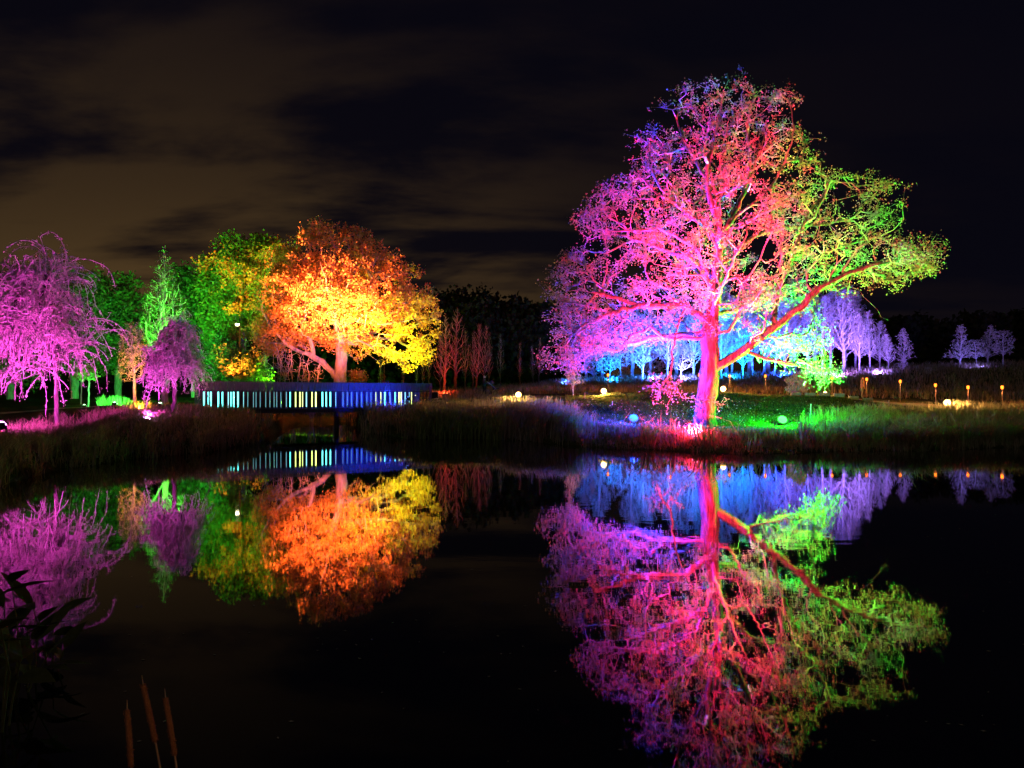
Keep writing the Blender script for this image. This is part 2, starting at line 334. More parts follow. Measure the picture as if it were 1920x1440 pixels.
# ------------------------------------------------------------------ tree growing
def resample(P, seg):
    P = np.asarray(P, float); d = np.r_[0, np.cumsum(np.linalg.norm(np.diff(P, axis=0), axis=1))]
    n = max(2, int(d[-1]/seg)+1); t = np.linspace(0, d[-1], n)
    Q = np.stack([np.interp(t, d, P[:, k]) for k in range(3)], 1)
    if n > 4:
        for _ in range(2): Q[1:-1] = Q[1:-1]*.5 + (Q[:-2]+Q[2:])*.25
    return Q
class Tree:
    def __init__(s, r):
        s.r = r; s.P = []; s.par = []; s.limb = []; s.len = []; s.dir = []
    def add(s, p, par, limb):
        s.P.append(p); s.par.append(par); s.limb.append(limb)
        if par >= 0:
            d = p-s.P[par]; l = np.linalg.norm(d); s.len.append(s.len[par]+l); s.dir.append(d/max(l, 1e-9))
        else: s.len.append(0.); s.dir.append(np.array([0, 0, 1.]))
        return len(s.P)-1
    def limbpath(s, pts, seg=.35, wob=.05):
        """first point is joined to the nearest existing node"""
        lid = 0 if not s.P else max(s.limb)+1
        Q = resample(pts, seg); Q[1:] += s.r.normal(0, wob, Q[1:].shape)
        if s.P:
            A = np.array(s.P); i = int(np.argmin(np.linalg.norm(A-Q[0], axis=1))); cur = i
            Q[1:3] = Q[1:3]*.85 + A[i]*.15
        else: cur = s.add(Q[0], -1, lid)
        for q in Q[1:]: cur = s.add(q, cur, lid)
        return s
    def attract(s, A, alpha=.35, seg=.45, up=.0, curve=.35, minlen=0.0, jit=.05):
        n0 = len(s.P); B = np.array(s.P)
        dmin = np.array([np.min(np.linalg.norm(B-a, axis=1)) for a in A]); order = np.argsort(dmin)
        cap = n0+len(A)*12; P = np.zeros((cap, 3)); Ln = np.zeros(cap); P[:n0] = B; Ln[:n0] = s.len; n = n0
        for k in order:
            a = A[k]; d = np.linalg.norm(P[:n]-a, axis=1); c = d+alpha*Ln[:n]
            if minlen: c = c + (Ln[:n] < minlen)*50
            i = int(np.argmin(c)); L0 = d[i]
            if L0 < .04: continue
            m = min(10, max(1, int(round(L0/seg)))); p0 = P[i].copy(); dr = s.dir[i]
            ctrl = p0 + dr*L0*curve + np.array([0, 0, up*L0]) + s.r.normal(0, jit*L0, 3); cur = i
            for j in range(1, m+1):
                t = j/m; q = (1-t)**2*p0 + 2*t*(1-t)*ctrl + t*t*a if m > 1 else a
                cur = s.add(q, cur, -1); P[n] = q; Ln[n] = s.len[cur]; n += 1
                if n >= cap-12: return s
        return s
    def radii(s, tip=.012, e=2.3, base=None):
        n = len(s.P); acc = np.zeros(n); nch = np.zeros(n, int)
        for i in range(n):
            if s.par[i] >= 0: nch[s.par[i]] += 1
        rad = np.zeros(n)
        for i in range(n-1, -1, -1):
            v = acc[i] if nch[i] else tip**e
            v += (tip*.25)**e; rad[i] = v**(1/e)
            if s.par[i] >= 0: acc[s.par[i]] += v
        if base: 
            k = base/rad[0]; w = np.clip((rad-tip)/(rad[0]-tip), 0, 1)**.6
            rad = rad*(1+(k-1)*w)
        s.rad = rad; s.nch = nch; return s
    def meshes(s, sel_limb=True, thin=.03):
        """chains swept as tubes; returns dict key -> (V,F)"""
        n = len(s.P); P = np.array(s.P); main = [-1]*n
        kids = [[] for _ in range(n)]
        for i in range(1, n): kids[s.par[i]].append(i) if s.par[i] >= 0 else None
        out = {}
        starts = [(-1, 0)]
        while starts:
            pa, i = starts.pop()
            ch = [pa, i] if pa >= 0 else [i]
            cur = i
            while kids[cur]:
                ks = kids[cur]
                same = [k for k in ks if s.limb[k] == s.limb[cur] and s.limb[cur] >= 0]
                b = same[0] if same else max(ks, key=lambda k: s.rad[k] - (1 if s.limb[k] >= 0 else 0))
                if not same and s.limb[b] >= 0: b = None
                for k in ks:
                    if k != b: starts.append((cur, k))
                if b is None: break
                ch.append(b); cur = b
            key = s.limb[i] if s.limb[i] >= 0 else -1
            V, Fc = out.setdefault(key, ([], []))
            r0 = s.rad[i]; ns = 3 if r0 < thin else (5 if r0 < thin*2.5 else (8 if r0 < .13 else 26))
            pts = P[ch]; rr = np.array([s.rad[c] for c in ch])
            if pa >= 0: rr[0] = min(rr[0], r0*1.35)
            if len(ch) > 1 and s.nch[ch[-1]] == 0: rr[-1] *= .45
            T = np.gradient(pts, axis=0) if len(ch) > 1 else np.array([[0, 0, 1.]])
            T /= np.maximum(np.linalg.norm(T, axis=1), 1e-9)[:, None]
            a = np.cross(T[0], [.3, .9, .1]); a /= np.linalg.norm(a)+1e-9
            b0 = len(V); ang = np.arange(ns)*2*math.pi/ns; ca, sa = np.cos(ang), np.sin(ang)
            for j in range(len(ch)):
                a = a - T[j]*np.dot(a, T[j]); a /= np.linalg.norm(a)+1e-9; c = np.cross(T[j], a)
                rj = rr[j]
                ring = pts[j] + rj*(ca[:, None]*a + sa[:, None]*c)
                if ns >= 8: ring = pts[j] + rj*((1+.07*np.sin(3*ang+j*.4))*ca)[:, None]*a + rj*((1+.07*np.cos(2*ang+j*.3))*sa)[:, None]*c
                if ns >= 20:
                    q1 = 1+.055*np.sin(7*ang+1.7*math.sin(j*.45))+.04*np.sin(12*ang+j*.9)+.03*np.sin(5*ang-j*1.3)
                    ring = pts[j] + rj*((q1*ca)[:, None]*a + (q1*sa)[:, None]*c)
                V.extend(ring)
            for j in range(len(ch)-1):
                o_ = b0+j*ns
                for k in range(ns):
                    k2 = (k+1) % ns; Fc.append((o_+k, o_+k2, o_+ns+k2, o_+ns+k))
        return out
def leaf_mesh(name, C, size, r, aspect=.62, flat=.0, droop=None):
    """rhombic leaves, bent along the midrib, one island each"""
    n = len(C); s_ = size*r.uniform(.6, 1.35, n)
    d = r.normal(0, 1, (n, 3)); d[:, 2] *= (1-flat)
    if droop is not None: d = d*.5 + np.array(droop)
    d /= np.linalg.norm(d, axis=1)[:, None]
    q = r.normal(0, 1, (n, 3)); w = np.cross(d, q); w /= np.linalg.norm(w, axis=1)[:, None]
    nrm = np.cross(d, w)
    l = s_[:, None]; a = aspect*l
    V = np.stack([C, C+d*l*.45+w*a*.5+nrm*l*.10, C+d*l, C+d*l*.45-w*a*.5+nrm*l*.10], 1).reshape(-1, 3)
    i = np.arange(n)[:, None]*4
    return mesh_np(name, V, np.concatenate([i+np.array([0, 1, 2, 3])], 1))
def rand_in(n, r): 
    v = r.normal(0, 1, (n, 3)); v /= np.linalg.norm(v, axis=1)[:, None]; return v*r.uniform(0, 1, (n, 1))**.5
def tree_objects(root, T, barkm, twigm, loc, limb_names=('trunk', 'limb'), leaves=None, thin=.03, grp=True):
    loc = np.array(loc); ms = T.meshes(thin=thin)
    for key in sorted(ms, key=lambda k: (k < 0, k)):
        V, Fc = ms[key]
        if not V: continue
        nm = 'twigs' if key < 0 else (limb_names[0] if key == 0 else limb_names[1])
        o = link(nm, mesh_np(nm, np.array(V)-loc, Fc, True), twigm if key < 0 else barkm, root)
        if key < 0: o['kind'] = 'stuff'
    if leaves is not None:
        C, size, lm, asp = leaves
        o = link('foliage', leaf_mesh('foliage', C-loc, size, T.r, asp), lm, root); o['kind'] = 'stuff'
def inside(poly, x, y):
    poly = np.asarray(poly, float); n = len(poly); c = np.zeros(len(x), bool); j = n-1
    for i in range(n):
        xi, yi = poly[i]; xj, yj = poly[j]
        t = ((yi > y) != (yj > y)) & (x < (xj-xi)*(y-yi)/((yj-yi) or 1e-9)+xi); c ^= t; j = i
    return c
def edge_dist(poly, x, y):
    poly = np.asarray(poly, float); best = np.full(len(x), 1e9)
    for i in range(len(poly)):
        a = poly[i-1]; b = poly[i]; ab = b-a; t = np.clip(((x-a[0])*ab[0]+(y-a[1])*ab[1])/(ab@ab+1e-9), 0, 1)
        best = np.minimum(best, np.hypot(x-a[0]-t*ab[0], y-a[1]-t*ab[1]))
    return best
def crown_points(poly, Y0, n, r, depth=1.0, maxd=6., clumps=0, spread=.55, holes=(), shell=.5):
    """points in the crown: outline seen from the pond, inflated to a full round crown in depth"""
    poly = np.asarray(poly, float); lo = poly.min(0); hi = poly.max(0)
    def samp(m):
        out = []
        while sum(len(o_) for o_ in out) < m:
            x = r.uniform(lo[0], hi[0], m*3); y = r.uniform(lo[1], hi[1], m*3); k = inside(poly, x, y)
            for hx, hy, hr in holes: k &= np.hypot(x-hx, y-hy) > hr
            x, y = x[k], y[k]; e = edge_dist(poly, x, y)*Y0/F
            hd = np.minimum(maxd, depth*np.sqrt(e*(e+2.0)))
            k2 = r.uniform(0, 1, len(x)) < (.35+.65*hd/maxd)
            x, y, hd = x[k2], y[k2], hd[k2]
            u = r.uniform(-1, 1, len(x)); u = np.sign(u)*np.abs(u)**shell
            Y = Y0+u*hd
            out.append(np.stack([(x-CX)/F*Y, Y, CH-(y-HY)/F*Y], 1))
        return np.concatenate(out)[:m]
    if not clumps: return samp(n)
    c = samp(clumps); k = r.integers(0, clumps, n); sc = r.uniform(.6, 1.4, clumps)[k][:, None]
    return c[k] + rand_in(n, r)*np.array([spread, spread, spread*.62])*sc
def leaves_at(T, per, spread, maxrad, r, droop=0):
    P = np.array(T.P); sel = np.where((T.rad < maxrad) & (np.array(T.limb) < 0))[0]
    k = np.repeat(sel, per); C = P[k] + rand_in(len(k), r)*spread
    if droop: C[:, 2] -= np.abs(r.normal(0, droop, len(k)))
    return C

# ------------------------------------------------------------------ lamps
def aim(o, tgt):
    d = Vector(tgt)-o.location; o.rotation_euler = d.to_track_quat('-Z', 'Y').to_euler()
def flood(name, loc, target, color, power, lens_col, lens_s, label, group=None, size=.30, spot=120, blend=.8, soft=.12, cat='floodlight', lensname='lens', spill=0, high=None, face=0):
    """a floodlight standing on its bracket: housing with cooling fins, bracket, glowing lens, and its light"""
    e = empty(name, loc, label, cat, group)
    d = (Vector(target)-Vector(loc)).normalized(); d = (d+(cam.location-Vector(loc)).normalized()*face).normalized(); rot = d.to_track_quat('-Z', 'Y').to_matrix().to_4x4()
    w = size
    h = MB(); h.box((0, 0, w*.16), (w*.98, w*.9, w*.26))
    for k in range(5): h.box((-w*.4+k*w*.2, 0, w*.34), (w*.03, w*.8, w*.12))
    ho = h.obj('housing', METAL, e); ho.matrix_local = rot
    l = MB(); l.tube([(0, 0, w*.028), (0, 0, -w*.08), (0, 0, -w*.2), (0, 0, -w*.29), (0, 0, -w*.33)], [w*.50, w*.50, w*.43, w*.28, w*.08], 16)
    lm = emat(name+'_lens', lens_col, lens_s); lo = l.obj(lensname, lm, e); lo.matrix_local = rot
    b = MB(); gz = hz(loc[0], loc[1])-loc[2]
    b.tube([(-w*.64, 0, 0), (-w*.64, 0, gz*.6-.03), (-w*.3, 0, gz), (w*.3, 0, gz), (w*.64, 0, gz*.6-.03), (w*.64, 0, 0)], .016, 5)
    b.tube([(0, 0, gz), (0, 0, gz-.06)], .04, 6)
    b.obj('bracket', METAL, e)
    if power:
        ld = bpy.data.lights.new('beam', 'SPOT'); ld.energy = power; ld.color = color; ld.spot_size = R(spot); ld.spot_blend = blend; ld.shadow_soft_size = soft
        lo2 = bpy.data.objects.new('beam', ld); COL.objects.link(lo2); lo2.location = Vector(loc)+d*(w*.42); aim(lo2, target)
        lo2.parent = e; lo2.matrix_parent_inverse = Matrix.Translation(-Vector(loc))
    if high:
        ld = bpy.data.lights.new('high_beam', 'SPOT'); ld.energy = high[1]; ld.color = color; ld.spot_size = R(high[2]); ld.spot_blend = 1; ld.shadow_soft_size = soft
        lo2 = bpy.data.objects.new('high_beam', ld); COL.objects.link(lo2); lo2.location = Vector(loc)+d*(w*.45); aim(lo2, high[0])
        lo2.parent = e; lo2.matrix_parent_inverse = Matrix.Translation(-Vector(loc))
    if spill:
        ld = bpy.data.lights.new('spill', 'POINT'); ld.energy = spill; ld.color = color; ld.shadow_soft_size = .1
        lo2 = bpy.data.objects.new('spill', ld); COL.objects.link(lo2); lo2.parent = e; lo2.location = d*(w*.62)
    return e
K = 1000.0
# --- the big oak's three floods
PINK = at(1305, 821, 24.8); BLUE = at(1188, 790, 30.3); GREEN = at(1467, 787, 30.0)
for q_ in (BLUE, GREEN): q_.z = max(q_.z, hz(q_.x, q_.y)+.24)
flood('floodlight', PINK, (6.6, 30, 9.4), (1, .014, .075), 23*K, (1, .22, .42), 5, 'pink-red floodlight in the grass at the water edge, lighting the oak trunk', 'floodlights around the oak', .27, 146, .6, spill=120, high=((8.8, 30, 13.6), 50*K, 58))
flood('floodlight', BLUE, (6.4, 29.9, 9.4), (.008, .03, 1), 6*K, (.012, .07, 1), 6, 'blue floodlight on the lawn left of the oak trunk', 'floodlights around the oak', .38, 138, .5, spill=2300, high=((7.6, 30, 13.5), 34*K, 60), face=1.1)
flood('floodlight', GREEN, (14.2, 29.7, 7.6), (.008, 1, .03), 17*K, (.03, 1, .05), 4.5, 'green floodlight on the lawn right of the oak trunk', 'floodlights around the oak', .38, 125, .5, spill=1300, high=((15.5, 30, 11.5), 24*K, 52), face=1.1)
# --- purple floods under the weeping trees
flood('floodlight', at(2, 797, 23.5), (-19.0, 27.5, 4.6), (.85, .06, .68), 2.5*K, (.9, .35, 1), 8, 'violet floodlight in the rough grass below the large weeping tree', 'violet floodlights on the left bank', .30, 150)
flood('floodlight', at(275, 787, 25.0), (-13.2, 27, 4.5), (.80, .06, .74), .8*K, (.75, .35, 1), 8, 'violet floodlight in front of the smaller weeping tree beside the bridge', 'violet floodlights on the left bank', .30, 150)
# --- orange tree: pink from the bridge side, yellow-green from the right, green from the left
def fg(px, d, dz=.25): x, y = gp(px, d); return (x, y, hz(x, y)+dz)
flood('floodlight', (*gp(596, 42.4), 1.9), (-12.6, 48.6, 10.5), (1, .17, .06), 9*K, (1, .4, .35), 5, 'red floodlight behind the footbridge, aimed up into the orange tree', 'floodlights behind the footbridge', .3, 100, high=((-12.4, 49.5, 14.5), 88*K, 70))
flood('floodlight', fg(440, 51, .5), (-23.0, 59.0, 13.0), (1, .16, .02), 15*K, (1, .4, .2), 5, 'orange floodlight behind the left end of the footbridge, aimed at the leafy tree', 'floodlights behind the footbridge', .3, 58)
flood('floodlight', fg(778, 47.5), (-8.8, 50.0, 8.5), (.55, .66, .02), 5.5*K, (1, 1, .3), 5, 'yellow floodlight right of the orange tree trunk', 'floodlights behind the footbridge', .3, 96, high=((-12.0, 50, 14), 8*K, 60))
flood('floodlight', fg(520, 54.5, .4), (-19, 60, 7.0), (.22, 1, .02), 4*K, (.3, 1, .2), 5, 'green floodlight behind the left half of the footbridge', 'floodlights behind the footbridge', .3, 150)
flood('floodlight', fg(838, 50.5), (-6.2, 57, 5), (1, .05, .02), .9*K, (1, .2, .1), 3, 'red floodlight at the foot of the tall bare birches', 'floodlights behind the footbridge', .26, 130)
# --- left garden
flood('floodlight', fg(215, 39.0, .12), (-24, 46, 5), (.05, 1, .12), .35*K, (.4, 1, .4), 6, 'green floodlight on the lawn by the glowing low shrubs', 'green floodlights on the left lawn', .26, 150)
flood('floodlight', fg(205, 47.5, .2), (-30, 62, 9), (.05, 1, .10), 9*K, (.4, 1, .4), 5, 'green floodlight behind the glowing low shrubs, aimed at the dark trees', 'green floodlights on the left lawn', .26, 130)
flood('floodlight', fg(300, 39.5, .12), (-22.8, 45, 8), (.10, 1, .05), 13*K, (.4, 1, .4), 5, 'green floodlight at the foot of the tall columnar tree', 'green floodlights on the left lawn', .26, 76)
flood('floodlight', fg(262, 31.0, .12), (-18.1, 33, 3.2), (1, .42, .03), 1.3*K, (1, .7, .2), 4, 'amber floodlight at the foot of the small amber tree', None, .22, 110)

# --- grove floods
gv = [(1053, 58, (.01, .08, 1), 5, 'small blue floodlight at the left end of the blue-lit grove', (.2, .5, 1)),
      (1150, 57, (.004, .18, 1), 7, 'cyan-blue floodlight under the second young tree of the grove', (.2, .7, 1)),
      (1225, 58, (.03, .13, 1), 12, 'pale blue floodlight behind the oak\'s hanging branch', (.6, .8, 1)),
      (1290, 57, (.10, .11, 1), 9, 'pale violet floodlight just left behind the oak trunk', (.7, .7, 1)),
      (1372, 58, (.004, .19, 1), 11, 'cyan floodlight just right behind the oak trunk', (.3, .8, 1)),
      (1470, 58, (.01, .05, 1), 11, 'deep blue floodlight under the low right oak branches', (.2, .4, 1)),
      (1575, 56, (.30, .13, .90), 8, 'lilac floodlight below the tallest pale birches', (.7, .5, 1)),
      (1650, 57, (.24, .14, 1), 4.5, 'lilac floodlight below the last birches of the grove', (.6, .5, 1)),
      (1840, 62, (.22, .16, 1), .8, 'dim violet floodlight below the four young trees on the slope', (.5, .4, 1))]
for px, d, c, p, lab, lc in gv:
    l = fg(px, d, .2); flood('floodlight', l, (l[0]*1.06+(4.5 if px < 1100 else 0), l[1]+6, l[2]+4.4), c, p*K, lc, 5, lab, 'floodlights along the far grove', .26, 112)

# --- warm path lights
pl = [(972, 740, 38.4, 1.0, 'bright warm path light left of the oak, nearest the walking person'),
      (1132, 733, 40.0, 1.0, 'bright warm path light between the pink sapling and the oak'),
      (1356, 729, 40.2, 1.0, 'bright warm path light half hidden behind the oak trunk'),
      (1547, 740, 39.0, .35, 'small warm path light right of the pale pink bush'),
      (1776, 755, 34.6, 1.3, 'largest and brightest warm path light, on the right bank')]
for px, py, d, s_, lab in pl:
    p = at(px, py, d); x, y = p.x, p.y; g = hz(x, y); p.z = max(p.z, g+.12)
    flood('path_light', p, (x*.93, y-6, p.z-1.2), (1, .55, .17), 1.1*K*s_, (1, .5, .13), 10, lab, 'warm lights along the path', .20+.10*min(1, s_), 170, .4, .1, cat='path light')
# ------------------------------------------------------------------ THE OAK
r = np.random.default_rng(11)
def pl3(pts):  # traced (px, py, distance) -> 3D
    return [tuple(at(*p)) for p in pts]
OY = 30.
oak = Tree(r)
base = at(1322, 812, OY); base.z = hz(base.x, base.y)-.1
oak.limbpath([tuple(base)] + pl3([(1322, 780, OY), (1326, 740, OY), (1331, 700, OY), (1333, 672, OY), (1328, 640, OY), (1334, 600, OY), (1338, 560, OY), (1343, 520, OY), (1347, 478, OY), (1349, 440, OY), (1340, 400, OY), (1326, 360, OY), (1325, 310, OY), (1338, 262, OY+.4), (1350, 215, OY+.6), (1356, 170, OY+.5)]), .3, .02)
limbs = [
 [(1333, 695, OY), (1362, 682, 29.8), (1420, 637, 29.4), (1462, 606, 29.2), (1500, 575, 29), (1532, 546, 28.8), (1585, 515, 28.6), (1640, 495, 28.4), (1700, 484, 28.3), (1750, 480, 28.2)],
 [(1450, 612, 29.2), (1452, 570, 29.6), (1462, 530, 29.9), (1490, 480, 30.2), (1502, 430, 30.4), (1525, 385, 30.6), (1560, 345, 30.8)],
 [(1334, 612, OY), (1310, 590, 29.7), (1285, 572, 29.3), (1240, 574, 29), (1185, 574, 28.7), (1140, 588, 28.5), (1095, 608, 28.3), (1055, 640, 28.2)],
 [(1200, 574, 28.8), (1160, 560, 28.6), (1110, 545, 28.3), (1060, 548, 28)],
 [(1322, 625, OY), (1270, 628, 30.6), (1225, 640, 31.2), (1170, 650, 31.8)],
 [(1283, 572, 29.3), (1272, 600, 28.8), (1262, 650, 28.4), (1264, 700, 28.2), (1240, 728, 28.0)],
 [(1341, 520, OY), (1300, 490, 30.3), (1240, 465, 30.6), (1180, 445, 31), (1110, 430, 31.2)],
 [(1348, 450, OY), (1310, 415, 29.6), (1270, 385, 29.2), (1215, 350, 28.8), (1190, 310, 28.5)],
 [(1349, 445, OY), (1375, 405, 30.2), (1400, 345, 30.4), (1408, 290, 30.6), (1400, 230, 30.5), (1415, 175, 30.3)],
 [(1362, 425, OY), (1392, 395, 29.6), (1435, 360, 29), (1470, 315, 28.6), (1490, 250, 28.4), (1480, 195, 28.4)],
 [(1345, 500, OY), (1385, 470, 30.6), (1420, 440, 31), (1480, 425, 31.5), (1560, 420, 32), (1640, 400, 32.4), (1690, 380, 32.6)],
 [(1330, 340, OY), (1300, 300, 30.4), (1275, 250, 30.8), (1270, 200, 31)],
 [(1395, 655, 29.6), (1440, 678, 29.2), (1490, 680, 28.6), (1545, 705, 28.2)],
 [(1532, 546, 28.8), (1590, 528, 28.4), (1625, 560, 28), (1655, 598, 27.8), (1668, 603, 27.7)],
 [(1334, 600, OY), (1345, 560, 28.6), (1360, 520, 27.4), (1380, 480, 26.4), (1400, 440, 25.8)],
 [(1338, 540, OY), (1320, 510, 28.8), (1290, 480, 27.6), (1250, 455, 26.6)],
 [(1340, 560, OY), (1350, 520, 31.6), (1370, 480, 33), (1390, 450, 34)],
 [(1338, 540, OY), (1310, 510, 31.6), (1280, 490, 33), (1240, 470, 34.2)],
 [(1345, 470, OY), (1350, 420, 28.8), (1340, 360, 27.8), (1330, 300, 27.2)],
 [(1345, 590, OY), (1400, 575, 31.4), (1460, 560, 32.4), (1520, 580, 33)],
]
for l in limbs: oak.limbpath(pl3(l), .33, .035)
OAKP = [(1262, 158), (1300, 162), (1330, 150), (1385, 138), (1425, 160), (1440, 152), (1475, 155), (1515, 180), (1498, 215), (1500, 240), (1525, 265), (1530, 305), (1560, 318), (1590, 310), (1640, 325), (1690, 345), (1700, 375), (1690, 400), (1695, 440), (1740, 450), (1778, 472), (1768, 510), (1725, 518), (1700, 545), (1650, 545), (1610, 535), (1560, 550), (1530, 580), (1550, 615), (1565, 660), (1575, 715), (1540, 725), (1500, 700), (1440, 690), (1395, 655), (1370, 620), (1320, 635), (1270, 645), (1215, 660), (1170, 650), (1110, 665), (1060, 700), (1028, 690), (1048, 650), (1022, 620), (1040, 590), (1012, 552), (1040, 520), (1030, 490), (1075, 480), (1092, 450), (1072, 420), (1085, 385), (1110, 360), (1150, 330), (1195, 305), (1180, 270), (1200, 240), (1245, 228), (1245, 185)]
HOLES = [(1405, 455, 26), (1440, 470, 20), (1110, 462, 18), (1150, 470, 14), (1480, 300, 10), (1270, 430, 10), (1310, 270, 10), (1285, 600, 16), (1555, 470, 12), (1370, 300, 8), (1230, 560, 10)]
A = crown_points(OAKP, OY, 6200, r, .85, 6.0, 950, .52, HOLES)
oak.attract(A, .28, .5, .05, .35, 3.0, .13)
B = crown_points([(1025, 690), (1022, 622), (1050, 560), (1120, 590), (1200, 610), (1215, 655), (1150, 672), (1090, 690), (1050, 702)], 28.8, 420, r, .8, 2.2, 60, .5)
B2 = crown_points([(1640, 440), (1690, 425), (1745, 447), (1782, 470), (1772, 512), (1728, 524), (1700, 552), (1650, 545), (1620, 500)], 28.6, 260, r, .8, 1.8, 45, .45)
oak.attract(B2, .2, .45, .05, .35, 4.0, .1)
oak.attract(B, .2, .45, .05, .35, 4.0, .1)
# the tuft hanging in front of the trunk, and the two small sprays on the trunk
oak.attract(np.array([tuple(at(1238+r.normal(0, 14), 735+r.normal(0, 14), 28+r.normal(0, .2))) for _ in range(26)]), .2, .3)
oak.attract(np.array([tuple(at(1262+r.normal(0, 9), 722+r.normal(0, 12), 28+r.normal(0, .2))) for _ in range(10)]), .2, .3)
oak.attract(np.array([tuple(at(1302+r.normal(0, 5), 760+r.normal(0, 8), 29.4)) for _ in range(5)]+[tuple(at(1352+r.normal(0, 9), 752+r.normal(0, 7), 29.4)) for _ in range(7)]), .05, .3)
P = np.array(oak.P); sel = np.where(np.array([1]*len(P)))[0]
oak.radii(.0105, 2.28, .42)
# root flare
for i in range(4): oak.rad[i] *= (1.34, 1.16, 1.06, 1.02)[i]
C = leaves_at(oak, 8, .27, .024, r)
ok = empty('oak_tree', base, 'huge spreading oak lit pink, blue and green, standing alone on the far lawn', 'tree')
tree_objects(ok, oak, BARK, TWIG, base, leaves=(C, .085, OAKL, .75))

# ------------------------------------------------------------------ THE ORANGE TREE behind the footbridge
r = np.random.default_rng(21)
TY = 50.
ot = Tree(r); b2 = at(636, 725, TY); b2.z = hz(b2.x, b2.y)-.1
ot.limbpath([tuple(b2)] + pl3([(638, 700, TY), (641, 660, TY), (637, 632, TY), (634, 614, TY), (626, 590, TY), (620, 553, TY), (624, 510, TY), (630, 465, TY)]), .35, .03)
for l in [[(634, 712, TY), (601, 675, 49.6), (589, 667, 49.4), (571, 663, 49.2), (550, 651, 49), (528, 638, 48.8), (507, 611, 48.6), (490, 580, 48.5)],
          [(588, 667, 49.4), (586, 641, 49.2), (571, 620, 49), (560, 590, 49)],
          [(636, 620, TY), (653, 599, 49.4), (690, 603, 49), (727, 608, 48.5), (770, 600, 48)],
          [(640, 645, TY), (681, 638, 49), (712, 663, 48.4), (742, 675, 48)],
          [(640, 640, TY), (690, 630, 50.5), (750, 640, 50.8), (795, 665, 50.8)],
          [(652, 600, 49.4), (680, 560, 49), (710, 520, 48.6)], [(622, 560, TY), (590, 520, 49.6), (560, 480, 49.2)],
          [(630, 600, TY), (615, 560, 47.5), (610, 520, 46), (600, 490, 45.6)], [(634, 614, TY), (650, 570, 52.5), (670, 530, 54.5)],
          [(626, 590, TY), (590, 560, 52.4), (560, 530, 54)]]:
    ot.limbpath(pl3(l), .4, .04)
ORP = [(545, 436), (590, 418), (640, 420), (690, 440), (725, 468), (745, 478), (780, 510), (808, 545), (832, 600), (818, 628), (800, 612), (792, 625), (812, 655), (814, 672), (795, 684), (775, 668), (772, 690), (758, 697), (735, 682), (700, 668), (680, 655), (660, 668), (645, 655), (600, 645), (560, 655), (520, 668), (480, 655), (462, 610), (475, 560), (470, 520), (500, 480), (535, 462)]
A = crown_points(ORP, TY, 4600, r, .8, 4.3, 800, .6, [(625, 615, 12), (760, 650, 14), (700, 690, 30)])
ot.attract(A, .25, .6, .05, .35, 2.5, .1).radii(.014, 2.3, .46)
C = leaves_at(ot, 12, .34, .045, r)
e = empty('autumn_tree', b2, 'broad domed tree glowing orange and yellow behind the footbridge', 'tree')
tree_objects(e, ot, BARK2, TWIG, b2, leaves=(C, .165, ORL, .75), thin=.04)

# ------------------------------------------------------------------ generic leafy and bare trees
def leafy(name, poly, Y0, px, pyb, seed, label, n, leafm, per, lsize, spread=.4, maxd=4, clumps=120, cs=.8, bark=BARK2, tw=TWIG, group=None, baser=.2, shell=.5, alpha=.3, tip=.016, fork=None, lean=0, minlen=1.5):
    r = np.random.default_rng(seed); T = Tree(r)
    x, y = gp(px, Y0); b = Vector((x, y, hz(x, y)-.08))
    poly_ = np.asarray(poly, float); cyp = poly_[:, 1].mean(); cxp = poly_[:, 0].mean(); top = poly_[:, 1].min()
    T.limbpath([tuple(b), tuple(at(px+lean*.3, (pyb*.6+cyp*.4), Y0)), tuple(at((px+cxp)/2+lean, cyp, Y0)), tuple(at((px+cxp)/2+lean, top*.8+cyp*.2, Y0))], .5, .04)
    A = crown_points(poly, Y0, n, r, .9, maxd, clumps, cs, (), shell)
    T.attract(A, alpha, .6, .08, .35, minlen, .1).radii(tip, 2.3, baser)
    C = leaves_at(T, per, spread, tip*3.2, r) if per else None
    e = empty(name, b, label, 'tree', group)
    tree_objects(e, T, bark, tw, b, leaves=(C, lsize, leafm, .75) if per else None, thin=.05)
    return e
leafy('leafy_tree', [(375, 492), (395, 462), (430, 442), (480, 448), (520, 452), (545, 470), (520, 520), (500, 560), (480, 620), (440, 650), (395, 640), (372, 600), (385, 550)], 60, 455, 730, 31,
      'green and yellow leafy tree left of the orange tree with reddish top', 1700, leafmat('turning_leaf', [(.14, .20, .04), (.30, .32, .07), (.42, .26, .06), (.20, .24, .05)], .4), 13, .24, .5, 5, 220, 1.0, baser=.3)
BT = 'tall dark trees closing the left garden'
leafy('leafy_tree', [(92, 540), (110, 508), (150, 510), (185, 520), (200, 560), (190, 640), (150, 700), (110, 690), (95, 620)], 62, 140, 745, 32, 'dim green tree right behind the large violet weeping tree', 900, GRL, 12, .28, .6, 5, 120, 1.1, group=BT, baser=.3)
leafy('leafy_tree', [(180, 530), (215, 520), (250, 524), (270, 560), (268, 650), (230, 705), (190, 690), (178, 600)], 66, 222, 745, 33, 'dark green tree standing behind the small amber tree', 900, GRL, 12, .28, .6, 5, 120, 1.1, group=BT, baser=.3)
leafy('leafy_tree', [(325, 520), (350, 502), (385, 510), (400, 560), (395, 650), (350, 690), (325, 640)], 64, 365, 745, 34, 'dark brownish green tree right behind the tall columnar tree', 800, GRL, 12, .28, .6, 5, 120, 1.1, group=BT, baser=.3)
